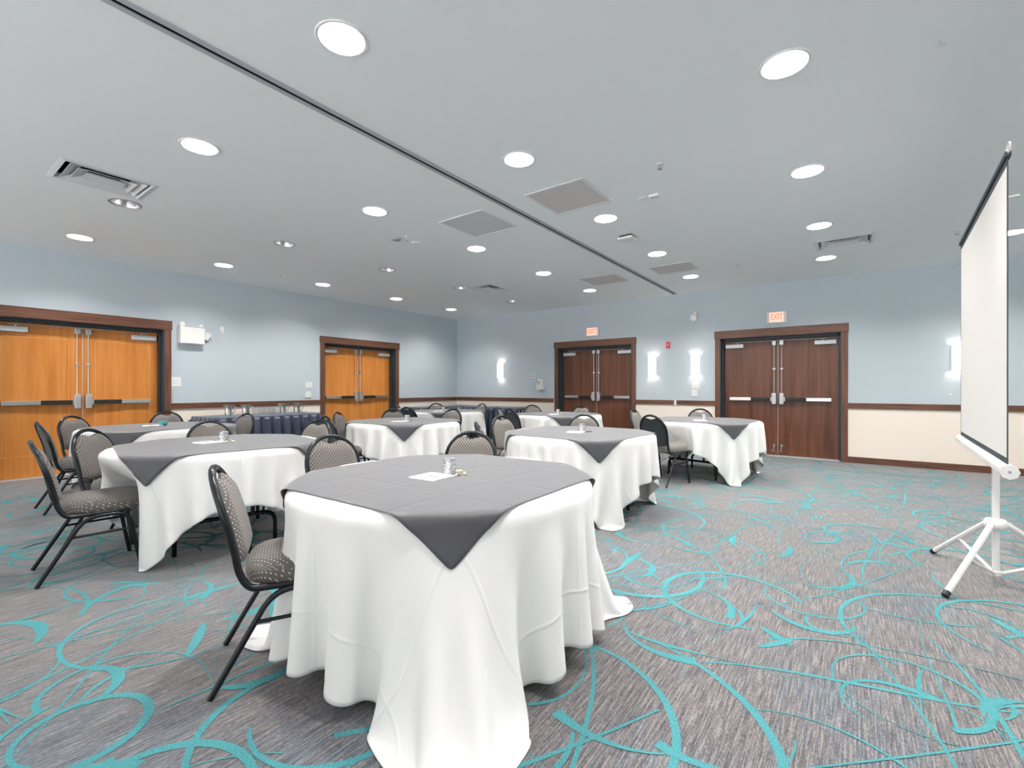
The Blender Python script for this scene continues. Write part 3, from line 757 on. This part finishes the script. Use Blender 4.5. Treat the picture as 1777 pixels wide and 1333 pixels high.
# ---------------------------------------------------------------- banquet chairs (front towards +y)
def lean(z): u = (z-.42)/.47; return -.205-.125*u+.02*math.sin(PI*max(0, min(1, u)))
def make_chair():
    t = thing('banquet_chair', '', 'chair')
    # frame of the back: from the seat rail up, over, and down again
    side = [(.185, .13, .398), (.185, -.17, .398), (.182, lean(.45), .46), (.181, lean(.55), .55), (.187, lean(.64), .64)]
    up = fillet(side[:3]+[side[3]], [.09, .05], 6)[:-1]+[Vector(p) for p in side[3:]]
    arc = []
    for k in range(17):
        a = PI*k/16; zz = .685+.190*math.sin(a); arc.append(Vector((.188*math.cos(a), lean(zz), zz)))
    path = up+arc+[Vector((-p.x, p.y, p.z)) for p in reversed(up)]
    mb = MB(); mb.tube(path, .0145, 12); obj('back_frame', mb, M['blackm'], t, smooth=True)
    for s in (-1, 1):
        arch = fillet([(s*.215, -.305, .004), (s*.200, -.085, .385), (s*.200, .135, .385), (s*.212, .20, .004)], .085, 8)
        mid = min(range(len(arch)), key=lambda i: abs(arch[i].y-.025))
        a = arch[:mid+1]; b = arch[mid:]
        if (a[-1]-b[0]).length > 1e-6: b = [a[-1]]+b
        m_ = Vector((s*.200, .025, .385))
        a = [p for p in arch if p.y < .02]+[m_]; b = [m_]+[p for p in arch if p.y > .03]
        for pts in (a, b):
            mb = MB(); mb.tube(pts, .0125, 10); obj('leg', mb, M['blackm'], t, smooth=True)
        mb = MB(); mb.tube([(s*.203, -.152, .268), (s*.203, .182, .272)], .008, 8); obj('stretcher', mb, M['blackm'], t, smooth=True)
    mb = MB(); mb.tube([(-.2, -.06, .392), (.2, -.06, .392)], .009, 8); mb.tube([(-.2, .12, .392), (.2, .12, .392)], .009, 8); obj('seat_support', mb, M['blackm'], t, smooth=True)
    # seat pad
    mb = MB(); R = []; uv = []
    def outl(inset, z, n=44):
        pts = []
        for j in range(n):
            a = 2*PI*j/n; c_, s_ = math.cos(a), math.sin(a); e = .55
            x_ = math.copysign(abs(c_)**e, c_); y_ = math.copysign(abs(s_)**e, s_)
            yy = .034+y_*(.234-inset); ww = .212-inset-.022*(1-(yy+.2)/.44)
            pts.append((x_*ww, yy, z))
        return pts
    for ins, z_ in ((.02, .404), (.004, .412), (.0, .434), (.003, .460), (.014, .482), (.040, .498), (.085, .507), (.15, .511)): R.append(outl(ins, z_))
    mb.rings(R, True, True, True)
    uvs = []
    for ri, ring in enumerate(R):
        for p in ring: uvs.append((p[0], p[1]) if ri > 3 else (p[0]+p[1]*.3, p[1]-p[0]*.3+p[2]))
    obj('seat', mb, M['fabric'], t, smooth=True, uvf=uvs, autos=60)
    # backrest: cushion inside the frame with a scooped grip opening at the top
    def pad(front):
        mb = MB(); NU, NV = 28, 22; Ri = .176; uvs = []
        for i in range(NU+1):
            u = -1+2*i/NU; x_ = math.sin(u*PI/2)*Ri
            e = math.sqrt(max(0, 1-(x_/Ri)**2))
            zt_ = .690+.178*e - .045*math.exp(-(x_/.062)**2)
            zb = .535-.050*e**.6
            for j in range(NV+1):
                v_ = j/NV; v2 = .5-.5*math.cos(PI*v_); z_ = zb+(zt_-zb)*v2
                ed_ = min(1, (1-abs(x_)/Ri)*Ri/.045)**.5 if abs(x_) < Ri else 0
                ed2 = min(1, min(z_-zb, zt_-z_)/.04)**.5 if min(z_-zb, zt_-z_) > 0 else 0
                b_ = ed_*ed2
                y_ = lean(z_)+(.006+.030*b_ if front else -.004-.006*b_)
                mb.v.append((x_, y_, z_)); uvs.append((x_, z_))
        k = NV+1
        for i in range(NU):
            for j in range(NV):
                a = i*k+j; q = (a, a+k, a+k+1, a+1)
                mb.f.append(tuple(reversed(q)) if front else q); mb.mi.append(0)
        return mb, uvs
    mb, uvs = pad(True)
    # rim closing the cushion to the back panel
    obj('backrest', mb, M['fabric'], t, smooth=True, uvf=uvs, autos=70)
    mb2, uvs2 = pad(False)
    k = 23; NU = 28
    border = [i*k for i in range(NU+1)] + [NU*k+j for j in range(1, k)] + [i*k+k-1 for i in range(NU-1, -1, -1)] + [j for j in range(k-2, 0, -1)]
    n0 = len(mb2.v); mb2.v += [mb.v[b] for b in border]
    for q in range(len(border)):
        a, b = border[q], border[(q+1) % len(border)]
        mb2.f.append((a, b, n0+(q+1) % len(border), n0+q)); mb2.mi.append(0)
    obj('back_panel', mb2, M['backfab'], t, smooth=True, autos=50)
    return t
TB = {1: (-1.72, 1.75), 2: (-4.20, 1.66), 3: (-6.60, 1.95), 4: (-4.98, 4.27), 5: (-2.27, 4.25), 6: (-1.72, 6.90), 7: (-4.15, 6.97), 8: (-6.48, 6.60)}
# back-top position, table served, heading override, label
CH = [((-2.22, .84), 1, (.48, .87), 'dotted taupe chair at the nearest table, close to the camera on its left'),
 ((-3.03, 1.90), 1, None, 'dotted taupe chair at the nearest table, facing us between the two front tables'),
 ((-2.39, 2.72), 1, None, 'dotted taupe chair at the nearest table, behind its candle jar'),
 ((-4.20, .55), 2, (.10, 1), 'leftmost chair in the photo, seen side-on with its whole seat showing'),
 ((-5.05, .99), 2, None, 'dotted chair facing us behind the leftmost chair, beside the second table'),
 ((-6.43, .89), 3, (0, 1), 'side-on chair farthest left in front of the large orange doors'),
 ((-7.58, 1.34), 3, None, 'chair facing us against the orange doors, left of the teal jar'),
 ((-7.88, 2.41), 3, None, 'chair whose dark back shows before the wall by the orange door frame'),
 ((-5.32, 1.99), 2, None, 'dotted chair facing us behind the second table, above its silver jar'),
 ((-6.46, 2.88), 3, (.2, -.98), 'dark narrow-looking chair standing before the pitcher buffet skirt'),
 ((-4.53, 2.74), 2, None, 'dotted chair just behind another chair, right end of the second table'),
 ((-5.80, 3.75), 4, None, 'dark-backed chair before the small orange doors, left of the fourth table'),
 ((-5.17, 3.18), 4, None, 'chair almost hidden, only its frame top showing by the buffet end'),
 ((-5.95, 4.86), 4, None, 'chair with dark rounded top directly behind the middle table, left of its jar'),
 ((-6.32, 5.45), 8, None, 'dark chair turned away, behind the middle table jar'),
 ((-7.00, 5.82), 8, (.8, .6), 'small pale chair edge next to the right casing of the small orange doors'),
 ((-7.32, 7.15), 8, None, 'far chair in front of the left corner buffet, against the cream wall'),
 ((-5.17, 5.44), 4, None, 'chair facing us at the right rear of the middle table'),
 ((-6.31, 7.53), 8, None, 'far chair at the right end of the rearmost left table'),
 ((-2.97, 3.43), 5, None, 'chair seen edge-on behind the nearest table, frame glinting'),
 ((-3.45, 4.44), 5, None, 'dotted chair left of the jar table at centre right, seen three-quarter'),
 ((-4.46, 5.97), 7, None, 'dark chair turned away at the left of the far centre table'),
 ((-5.05, 6.41), 7, None, 'slim grey chair standing before the back wall buffet skirt'),
 ((-5.10, 7.58), 7, None, 'grey chair facing us left of the far centre table'),
 ((-2.76, 5.29), 5, None, 'dotted chair facing us behind the centre right table jar'),
 ((-4.15, 7.90), 7, None, 'grey chair in front of the middle brown doors'),
 ((-2.78, 6.95), 6, None, 'grey chair with its side to us, just right of the middle brown doors'),
 ((-2.04, 5.66), 6, (.28, .96), 'dark-backed chair turned away at the rightmost table, legs fully visible'),
 ((-2.00, 7.84), 6, None, 'grey chair against the cream wall behind the rightmost table')]
seats = {k: [] for k in TB}
c0 = make_chair(); ks = children(c0)
for i, ((bx_, by_), tb, hd, lb) in enumerate(CH):
    o = c0 if i == 0 else dup(c0, kids=ks)
    if hd is None: hd = (TB[tb][0]-bx_, TB[tb][1]-by_)
    h = Vector(hd).normalized(); ox, oy = bx_+h.x*.33, by_+h.y*.33
    o.location = (ox, oy, 0); o.rotation_euler = (0, 0, math.atan2(h.y, h.x)-PI/2)
    o['label'] = lb; o['group'] = 'banquet chairs'
    for k in TB:
        if (i, k) in ((3, 2), (27, 6), (5, 3)): seats[k].append((ox-TB[k][0], oy-TB[k][1], h.x, h.y))

# ---------------------------------------------------------------- draped cloths (position based cloth solver)
RT = .755
def solve(P, N_, sp, collide, steps, dt, bend=.06, shear=.35, damp=.995):
    X = P.copy(); V = np.zeros_like(X); P0 = P.copy(); P0[:, 2] = 0
    def batch(di, dj, k, rest, st):
        # rest length is taken from the flat pattern
        out = []
        for par in range(2):
            i0 = np.arange(0, N_-di); j0 = np.arange(0, N_-abs(dj))
            if di > 0: i0 = i0[(i0//di) % 2 == par]
            else: j0 = j0[(j0//abs(dj)) % 2 == par]
            I, J = np.meshgrid(i0, j0, indexing='ij')
            if dj < 0: A = (I*N_+J-dj).ravel(); B = ((I+di)*N_+J).ravel()
            else: A = (I*N_+J).ravel(); B = ((I+di)*N_+J+dj).ravel()
            dd_ = P0[A]-P0[B]; out.append((A, B, np.sqrt((dd_*dd_).sum(1)), st))
        return out
    bs = batch(2, 0, 0, 2*sp, bend)+batch(0, 2, 0, 2*sp, bend)+batch(1, 1, 0, sp*2**.5, shear)+batch(1, -1, 0, sp*2**.5, shear)+(batch(1, 0, 0, sp, 1)+batch(0, 1, 0, sp, 1))*3
    for s in range(steps):
        V[:, 2] -= 9.8*dt; O = X.copy(); X = X+V*dt
        for A, B, rest, st in bs:
            d = X[B]-X[A]; l = np.sqrt((d*d).sum(1))+1e-9
            c = (d*((l-rest)/l*.5*st)[:, None]); X[A] += c; X[B] -= c
        X = collide(X, O, s/steps)
        V = (X-O)/dt*damp
        vl = np.sqrt((V*V).sum(1)); V *= np.minimum(1, 2.5/(vl+1e-9))[:, None]
    return X
def grid(half, n, rot, z, cut=0.):
    g = np.linspace(-half, half, n); U, Vv = np.meshgrid(g, g, indexing='ij')
    
    if isinstance(cut, (int, float)): cut = (cut,)*4
    ca = np.where(U > 0, np.where(Vv < 0, cut[0], cut[1]), np.where(Vv < 0, cut[2], cut[3]))
    q = 1-ca*(U*Vv/half**2)**2; U = U*q; Vv = Vv*q
    c, s = math.cos(rot), math.sin(rot)
    return np.stack([(U*c-Vv*s).ravel(), (U*s+Vv*c).ravel(), np.full(n*n, z)], 1), np.stack([U.ravel(), Vv.ravel()], 1)
def cloth_obj(name, X, uv, n, mt, parent_loc, sub):
    me = bpy.data.meshes.new(name)
    f = [(i*n+j, (i+1)*n+j, (i+1)*n+j+1, i*n+j+1) for i in range(n-1) for j in range(n-1)]
    me.from_pydata(X.tolist(), [], f); me.materials.append(mt)
    ul = me.uv_layers.new(name='UVMap'); idx = np.empty(len(me.loops), dtype=np.int32); me.loops.foreach_get('vertex_index', idx)
    ul.data.foreach_set('uv', uv[idx].ravel())
    me.polygons.foreach_set('use_smooth', [True]*len(f))
    o = bpy.data.objects.new(name, me); C.objects.link(o); o.location = parent_loc
    if sub:
        q = o.modifiers.new('sub', 'SUBSURF'); q.levels = sub; q.render_levels = sub
    q = o.modifiers.new('thick', 'SOLIDIFY'); q.thickness = .0012; q.offset = 1
    return o
def drape(half, rot, sts, seed, steps=1300, sp=.034, cut=0.):
    n = int(round(2*half/sp))+1; sp = 2*half/(n-1)
    P, uv = grid(half, n, rot, .763, cut)
    rg = np.random.RandomState(seed); P[:, 2] += rg.uniform(0, .004, len(P)); 
    # slow random ripples seed the folds
    for k in range(10):
        a = rg.uniform(0, 2*PI); w = rg.uniform(8, 18); P[:, 2] += .006*(1+np.sin(w*(P[:, 0]*math.cos(a)+P[:, 1]*math.sin(a))+rg.uniform(0, 6)))
    ZT, RR, rd = .762, RT+.004, .012
    def collide(X, O, prog):
        r = np.hypot(X[:, 0], X[:, 1])+1e-9
        # rounded table edge
        ont = O[:, 2] > ZT-.014
        inn = (r < RR-rd) & (X[:, 2] < ZT) & ont
        X[inn, 2] = ZT
        fr = inn
        X[fr, 0] = O[fr, 0]+(X[fr, 0]-O[fr, 0])*.55; X[fr, 1] = O[fr, 1]+(X[fr, 1]-O[fr, 1])*.55
        ring = (r >= RR-rd) & (X[:, 2] > ZT-rd) & ~inn
        dr = r-(RR-rd); dz = X[:, 2]-(ZT-rd); dd = np.sqrt(dr*dr+dz*dz)+1e-9
        h = ring & (dd < rd); k = np.where(h, rd/dd, 1)
        nr = np.where(h, (RR-rd)+dr*k, r); X[:, 2] = np.where(h, ZT-rd+dz*k, X[:, 2])
        sd = ~ont & (nr < RR) & (nr > RR-.20) & (X[:, 2] > .69); X[sd, 2] = np.minimum(X[sd, 2], ZT-rd); nr = np.where(sd, RR, nr)
        X[:, 0] *= nr/r; X[:, 1] *= nr/r
        # chairs: the seat block slides in to its place
        pull = max(0, 1-prog/.55)*.55
        for (cx_, cy_, hx, hy) in sts:
            ox, oy = cx_-hx*pull, cy_-hy*pull
            dx, dy = X[:, 0]-ox, X[:, 1]-oy; ly = dx*hx+dy*hy; lx = dx*hy-dy*hx
            fy = .275-ly; bx2 = .235-np.abs(lx); top = .52-X[:, 2]
            ins = (fy > 0) & (bx2 > 0) & (ly > -.35) & (top > 0)
            if not ins.any(): continue
            t_ = np.zeros_like(ins)
            f_ = ins & ~t_ & ((fy < bx2*1.6)); X[f_, 0] += hx*fy[f_]; X[f_, 1] += hy*fy[f_]
            s_ = ins & ~t_ & ~f_; sg = np.sign(lx[s_]); X[s_, 0] += hy*sg*bx2[s_]; X[s_, 1] -= hx*sg*bx2[s_]
        fl = X[:, 2] < .006
        X[fl, 2] = .006; X[fl, :2] = O[fl, :2]+(X[fl, :2]-O[fl, :2])*.35
        return X
    X = solve(P, n, sp, collide, steps, 1/220, bend=.03, shear=.12, damp=.990)
    return X, uv, n
def overlay(half, rot, XW, seed, sp=.03):
    n = int(round(2*half/sp))+1; sp = 2*half/(n-1)
    P, uv = grid(half, n, rot, .772)
    NA, NZ = 90, 10; rad = np.full((NA, NZ), RT+.006)
    aa = (np.arctan2(XW[:, 1], XW[:, 0])/(2*PI) % 1)*NA; rr = np.hypot(XW[:, 0], XW[:, 1]); zz = (XW[:, 2]-.50)/.27*NZ
    for a, r_, z_ in zip(aa, rr, zz):
        if 0 <= z_ < NZ:
            for da in (-1, 0, 1):
                i = (int(a)+da) % NA; j = int(z_); rad[i, j] = max(rad[i, j], r_)
                if j+1 < NZ: rad[i, j+1] = max(rad[i, j+1], r_-.004)
    ZT, rd = .7665, .012
    def collide(X, O, prog):
        r = np.hypot(X[:, 0], X[:, 1])+1e-9
        ai = (np.arctan2(X[:, 1], X[:, 0])/(2*PI) % 1)*NA; i0 = ai.astype(int) % NA; fa = ai-np.floor(ai)
        j = np.clip(((X[:, 2]-.50)/.27*NZ).astype(int), 0, NZ-1)
        RR = np.maximum(rad[i0, j], rad[(i0+1) % NA, j])+.006
        RR = np.where(X[:, 2] > ZT-rd, RT+.012, RR)
        inn = (r < RR-rd) & (X[:, 2] < ZT) & (X[:, 2] > ZT-.03); X[inn, 2] = ZT
        X[inn, 0] = O[inn, 0]+(X[inn, 0]-O[inn, 0])*.4; X[inn, 1] = O[inn, 1]+(X[inn, 1]-O[inn, 1])*.4
        dr = r-(RR-rd); dz = X[:, 2]-(ZT-rd); dd = np.sqrt(dr*dr+dz*dz)+1e-9
        h = (dr >= 0) & (dz > 0) & (dd < rd); k = np.where(h, rd/dd, 1)
        nr = np.where(h, (RR-rd)+dr*k, r); X[:, 2] = np.where(h, ZT-rd+dz*k, X[:, 2])
        sd = (r > RR-.15) & (nr < RR) & (X[:, 2] <= ZT-rd); nr = np.where(sd, nr+(RR-nr)*.6, nr)
        X[:, 0] *= nr/r; X[:, 1] *= nr/r
        return X
    X = solve(P, n, sp, collide, 420, 1/220, bend=.2, shear=.5, damp=.985)
    return X, uv, n

def make_table():
    t = thing('round_table', '', 'table')
    mb = MB(); mb.lathe([(.001, .725), (RT-.025, .725), (RT-.018, .729), (RT-.018, .746), (RT-.024, .7535), (.001, .7535)], n=72)
    obj('tabletop', mb, mat('table_laminate', srgb(120, 96, 74), .5), t, smooth=True)
    for s in (-1, 1):
        x = s*.36
        mb = MB(); mb.tube(fillet([(x, -.33, .004), (x, -.33, .23), (x, .33, .23), (x, .33, .004)], .09, 8), .0155, 12); obj('foot_rail', mb, M['blackm'], t, smooth=True)
        for y_ in (-.17, .17):
            mb = MB(); mb.tube([(x, y_, .23), (x, y_, .725)], .0155, 12); obj('leg', mb, M['blackm'], t, smooth=True)
        mb = MB(); mb.tube([(x, 0, .45), (s*.06, 0, .72)], .008, 8); mb.tube([(x, -.17, .45), (x, .17, .45)], .009, 8); obj('folding_brace', mb, M['blackm'], t, smooth=True)
    return t
names = {1: 'nearest round table', 2: 'second round table, at left', 3: 'round table by the large orange doors', 4: 'middle round table by the small orange doors',
         5: 'round table just behind the nearest one, at right', 6: 'rightmost round table by the right-hand brown doors', 7: 'far round table before the middle brown doors', 8: 'rearmost round table by the far corner'}
HALF = {1: 1.36}
ROT = {1: 2, 2: -13, 3: 3, 4: 5, 5: 3, 6: -2, 7: 0, 8: 2}
OROT = {1: 1, 2: -10, 3: 4, 4: 4, 5: -4, 6: -3, 7: -6, 8: -6}
t0 = make_table(); kt = children(t0)
for k, (x, y) in TB.items():
    o = t0 if k == 1 else dup(t0, kids=kt)
    o.location = (x, y, 0); o.rotation_euler = (0, 0, math.radians({1: 15, 2: -15, 5: 60, 6: 80}.get(k, 30*k)))
    o['label'] = 'folding frame and top of the '+names[k]; o['group'] = 'round banquet tables'
    X, uv, n = drape(HALF.get(k, 1.10), math.radians(ROT[k]), seats[k], 5+k, 1400 if k < 3 or k in (5, 6) else 1000, .034 if k in (1, 2, 5, 6) else .04, (.37, .47, .56, .34) if k == 1 else (.12 if k == 2 else .08))
    c_ = cloth_obj('tablecloth', X, uv, n, M['linen'], (x, y, 0), 1)
    tag(c_, 'white cloth draped over the '+names[k], 'tablecloth', 'white tablecloths')
    X2, uv2, n2 = overlay(.668, math.radians(OROT[k]), X, 30+k)
    c_ = cloth_obj('table_overlay', X2, uv2, n2, M['greycloth'], (x, y, 0), 1)
    tag(c_, 'grey square overlay on the '+names[k], 'overlay cloth', 'grey square overlays')

# table centrepieces
ZC = .7685
JAR = {1: (-1.70, 1.76), 2: (-4.25, 1.70), 3: (-6.66, 2.00), 4: (-4.85, 4.20), 5: (-2.25, 4.27), 6: (-1.68, 6.78), 7: (-4.08, 6.87), 8: (-6.45, 6.50)}
mb = MB(); mb.lathe([(.001, 0), (.030, 0), (.034, .004), (.035, .05), (.033, .072), (.036, .082), (.0345, .082), (.031, .072), (.032, .01), (.001, .008)], n=32)
j0 = obj('candle_jar', mb, M['silverglass'], smooth=True)
mb = MB(); mb.lathe([(.001, 0), (.034, 0), (.042, .012), (.050, .05), (.050, .055), (.046, .053), (.040, .014), (.001, .008)], n=32)
jt = obj('glass_bowl', mb, M['tealglass'], smooth=True)
rg = random.Random(4)
mb = MB(); mb.rings([[(.011*math.sin(PI*max(.02, min(.98, i/7)))*math.cos(2*PI*j/10), .008*math.sin(PI*max(.02, min(.98, i/7)))*math.sin(2*PI*j/10), .0055-.0055*math.cos(PI*i/7)) for j in range(10)] for i in range(8)])
pb = obj('pebble', mb, M['pebble'], smooth=True); mb2 = obj('pebble', mb, M['pebbled'], smooth=True)
firstp = {0: True, 1: True}
mbn = MB(); mbn.box(-.083, .083, -.083, .083, 0, .0035); mbn.box(-.082, .083, -.080, .0829, .0035, .0065)
nk = thing('folded_napkin', '', 'napkin')
obj('napkin_sheet', mbn, M['napkin'], nk, bevel=.0012)
mbn = MB(); mbn.box(-.045, .035, -.006, .012, .0066, .0078); mbn.box(-.015, .055, -.030, -.012, .0066, .0078); obj('printed_mark', mbn, mat('grey_print', (.28, .27, .27, 1), .7), nk)
knk = children(nk)
OUT = ['first', 'second', 'third', 'fourth', 'fifth', 'sixth', 'seventh', 'eighth', 'lone left-hand one']
pl = {1: 'nearest table', 2: 'second table at left', 3: 'table by the large orange doors', 4: 'middle table', 5: 'table behind the nearest', 6: 'rightmost table', 7: 'far centre table', 8: 'rearmost left table'}
for k, (x, y) in JAR.items():
    if k == 3: jt.location = (x, y, ZC); tag(jt, 'teal glass bowl on the table by the large orange doors', 'glass bowl')
    else:
        o = j0 if k == 1 else j0.copy()
        if k != 1: C.objects.link(o)
        o.location = (x, y, ZC); o.rotation_euler = (0, 0, k); tag(o, 'dimpled silver candle jar on the '+pl[k], 'candle holder', 'silver candle jars')
    # napkin to the lower left of the jar
    o = nk if k == 1 else dup(nk, kids=knk)
    dx, dy = (-.015, -.112) if k > 1 else (-.012, -.115)
    o.location = (x+dx, y+dy, ZC); o.rotation_euler = (0, 0, math.radians({1: 3, 2: 10, 3: -8}.get(k, 4+k*3))); o['label'] = 'small white printed napkin beside the jar on the '+pl[k]; o['group'] = 'white printed napkins'
    for q in range(9 if k < 3 else (6 if k in (4, 5) else 4)):
        a = rg.uniform(-.6, 1.9); rr = rg.uniform(.050, .085)
        if q == 8: a, rr = 3.7, .052; 
        b = int(rg.random() < .25)
        src = (pb, mb2)[b]; o = src if firstp[b] else src.copy()
        if not firstp[b]: C.objects.link(o)
        firstp[b] = False
        a0 = a+.15; rr = rr+.003*q
        o.location = (x+rr*math.cos(a0), y+rr*math.sin(a0)*1.0, ZC); o.rotation_euler = (0, 0, rg.uniform(0, 3))
        g_ = ('cream' if b == 0 else 'brown')
        tag(o, 'small %s pebble %s outward from the jar, %s' % (g_, OUT[q], pl[k]), 'pebble', '%s pebbles on the %s' % (g_, pl[k]))

# ---------------------------------------------------------------- projection screen on a tripod
px_, py_ = .715, 4.13
u = Vector((.60-.68, 3.16-4.98, 0)).normalized()      # along the fabric, far -> near
rz = math.atan2(u.y, u.x)                               # local x = along, local y = left of x
t = thing('projection_screen', 'white tripod projection screen with black border at the right edge', 'projection screen', (px_, py_, 0), rz)
# local frame: +x towards the camera, -y towards the audience side
fy = -.075; hw = .905; z0, z1 = .862, 2.345
sidev = 1 if (Matrix.Rotation(rz, 3, 'Z') @ Vector((0, 1, 0))).x < 0 else -1
fy = sidev*.075
def by(y0, y1): return sorted((y0, y1))
mb = MB(); mb.box(-hw+.02, hw-.02, *by(fy-.0012, fy+.0012), z0+.016, z1-.045); obj('screen_fabric', mb, M['matte'], t)
mb = MB(); mb.box(-hw, -hw+.02, *by(fy-.0014, fy+.0014), z0, z1-.045); mb.box(hw-.02, hw, *by(fy-.0014, fy+.0014), z0, z1-.045)
mb.box(-hw, hw, *by(fy-.0014, fy+.0014), z0-.02, z0+.016); mb.box(-hw, hw, *by(fy-.0014, fy+.0014), z1-.045, z1)
obj('black_border', mb, M['screenblack'], t)
mb = MB(); mb.box(-hw-.008, hw+.008, *by(fy-.012, fy+.012), z1-.008, z1+.018); obj('top_slat', mb, M['screenblack'], t, bevel=.004)
mb = MB(); mb.tube([(hw+.015+.036*math.cos(a), fy, z1+.032+.022*math.sin(a)) for a in [2*PI*i/16 for i in range(16)]], .004, 6, closed=True); obj('end_ring', mb, M['white'], t, smooth=True)
mb = MB(); R = []
for x_, rr in ((-hw-.04, .028), (-hw-.035, .034), (hw+.03, .034), (hw+.036, .034)):
    R.append([(x_, fy+rr*math.cos(2*PI*(j+.5)/8), z0-.045+rr*math.sin(2*PI*(j+.5)/8)) for j in range(8)])
mb.rings(R); cs = obj('roller_case', mb, M['whitem'], t, bevel=.003)
mb = MB(); mb.lathe([(.036, 0), (.036, .008)], (hw+.036, fy, z0-.045), 8, 'x', True, True); mb.lathe([(.007, .008), (.007, .010)], (hw+.036, fy, z0-.045), 10, 'x', True, True, 1)
obj('end_cap', mb, [M['whitem'], M['grey']], cs)
mb = MB(); mb.box(-.017, .017, -.017, .017, .055, 1.35); obj('main_pole', mb, M['whitem'], t, bevel=.004)
mb = MB(); mb.box(-.011, .011, -.011, .011, 1.30, z1+.05); mb.box(-.03, .03, *by(0, sidev*.05), z0-.03, z0+.03); obj('extension_pole', mb, M['satin'], t)
mb = MB(); mb.tube([(-.10, fy, z1+.018), (0, sidev*.02, z1+.05), (.10, fy, z1+.018)], .0025, 6); mb.box(-.02, .02, *by(-.10*sidev, .02*sidev), z1+.045, z1+.055); obj('hanging_hook', mb, M['white'], t)
mb = MB(); mb.lathe([(.001, .345), (.05, .348), (.055, .36), (.055, .385), (.045, .398), (.018, .402)], n=24); obj('tripod_collar', mb, M['whitem'], t, smooth=True)
mb = MB(); mb.lathe([(.001, .05), (.028, .052), (.028, .075), (.018, .08)], n=20); obj('lower_hub', mb, M['whitem'], t, smooth=True)
feet = [Vector((.43-px_, 3.66-py_, 0)), Vector((.47-px_, 4.57-py_, 0)), Vector((.53, .02, 0))]
Ri = Matrix.Rotation(-rz, 3, 'Z')
for k, f in enumerate(feet):
    f = Ri @ f; d = f.normalized(); topp = Vector((d.x*.045, d.y*.045, .375)); ft = Vector((f.x, f.y, .022))
    mb = MB(); mb.tube([topp, ft], .0165, 8); lg = obj('leg', mb, M['whitem'], t)
    e = (ft-topp).normalized()
    mb = MB(); mb.tube([ft-e*.02, ft+e*.012], .0185, 10); obj('rubber_foot', mb, M['black'], lg)
    md = topp.lerp(ft, .52)
    mb = MB(); mb.tube([Vector((d.x*.024, d.y*.024, .064)), md], .010, 8); obj('brace', mb, M['whitem'], t)
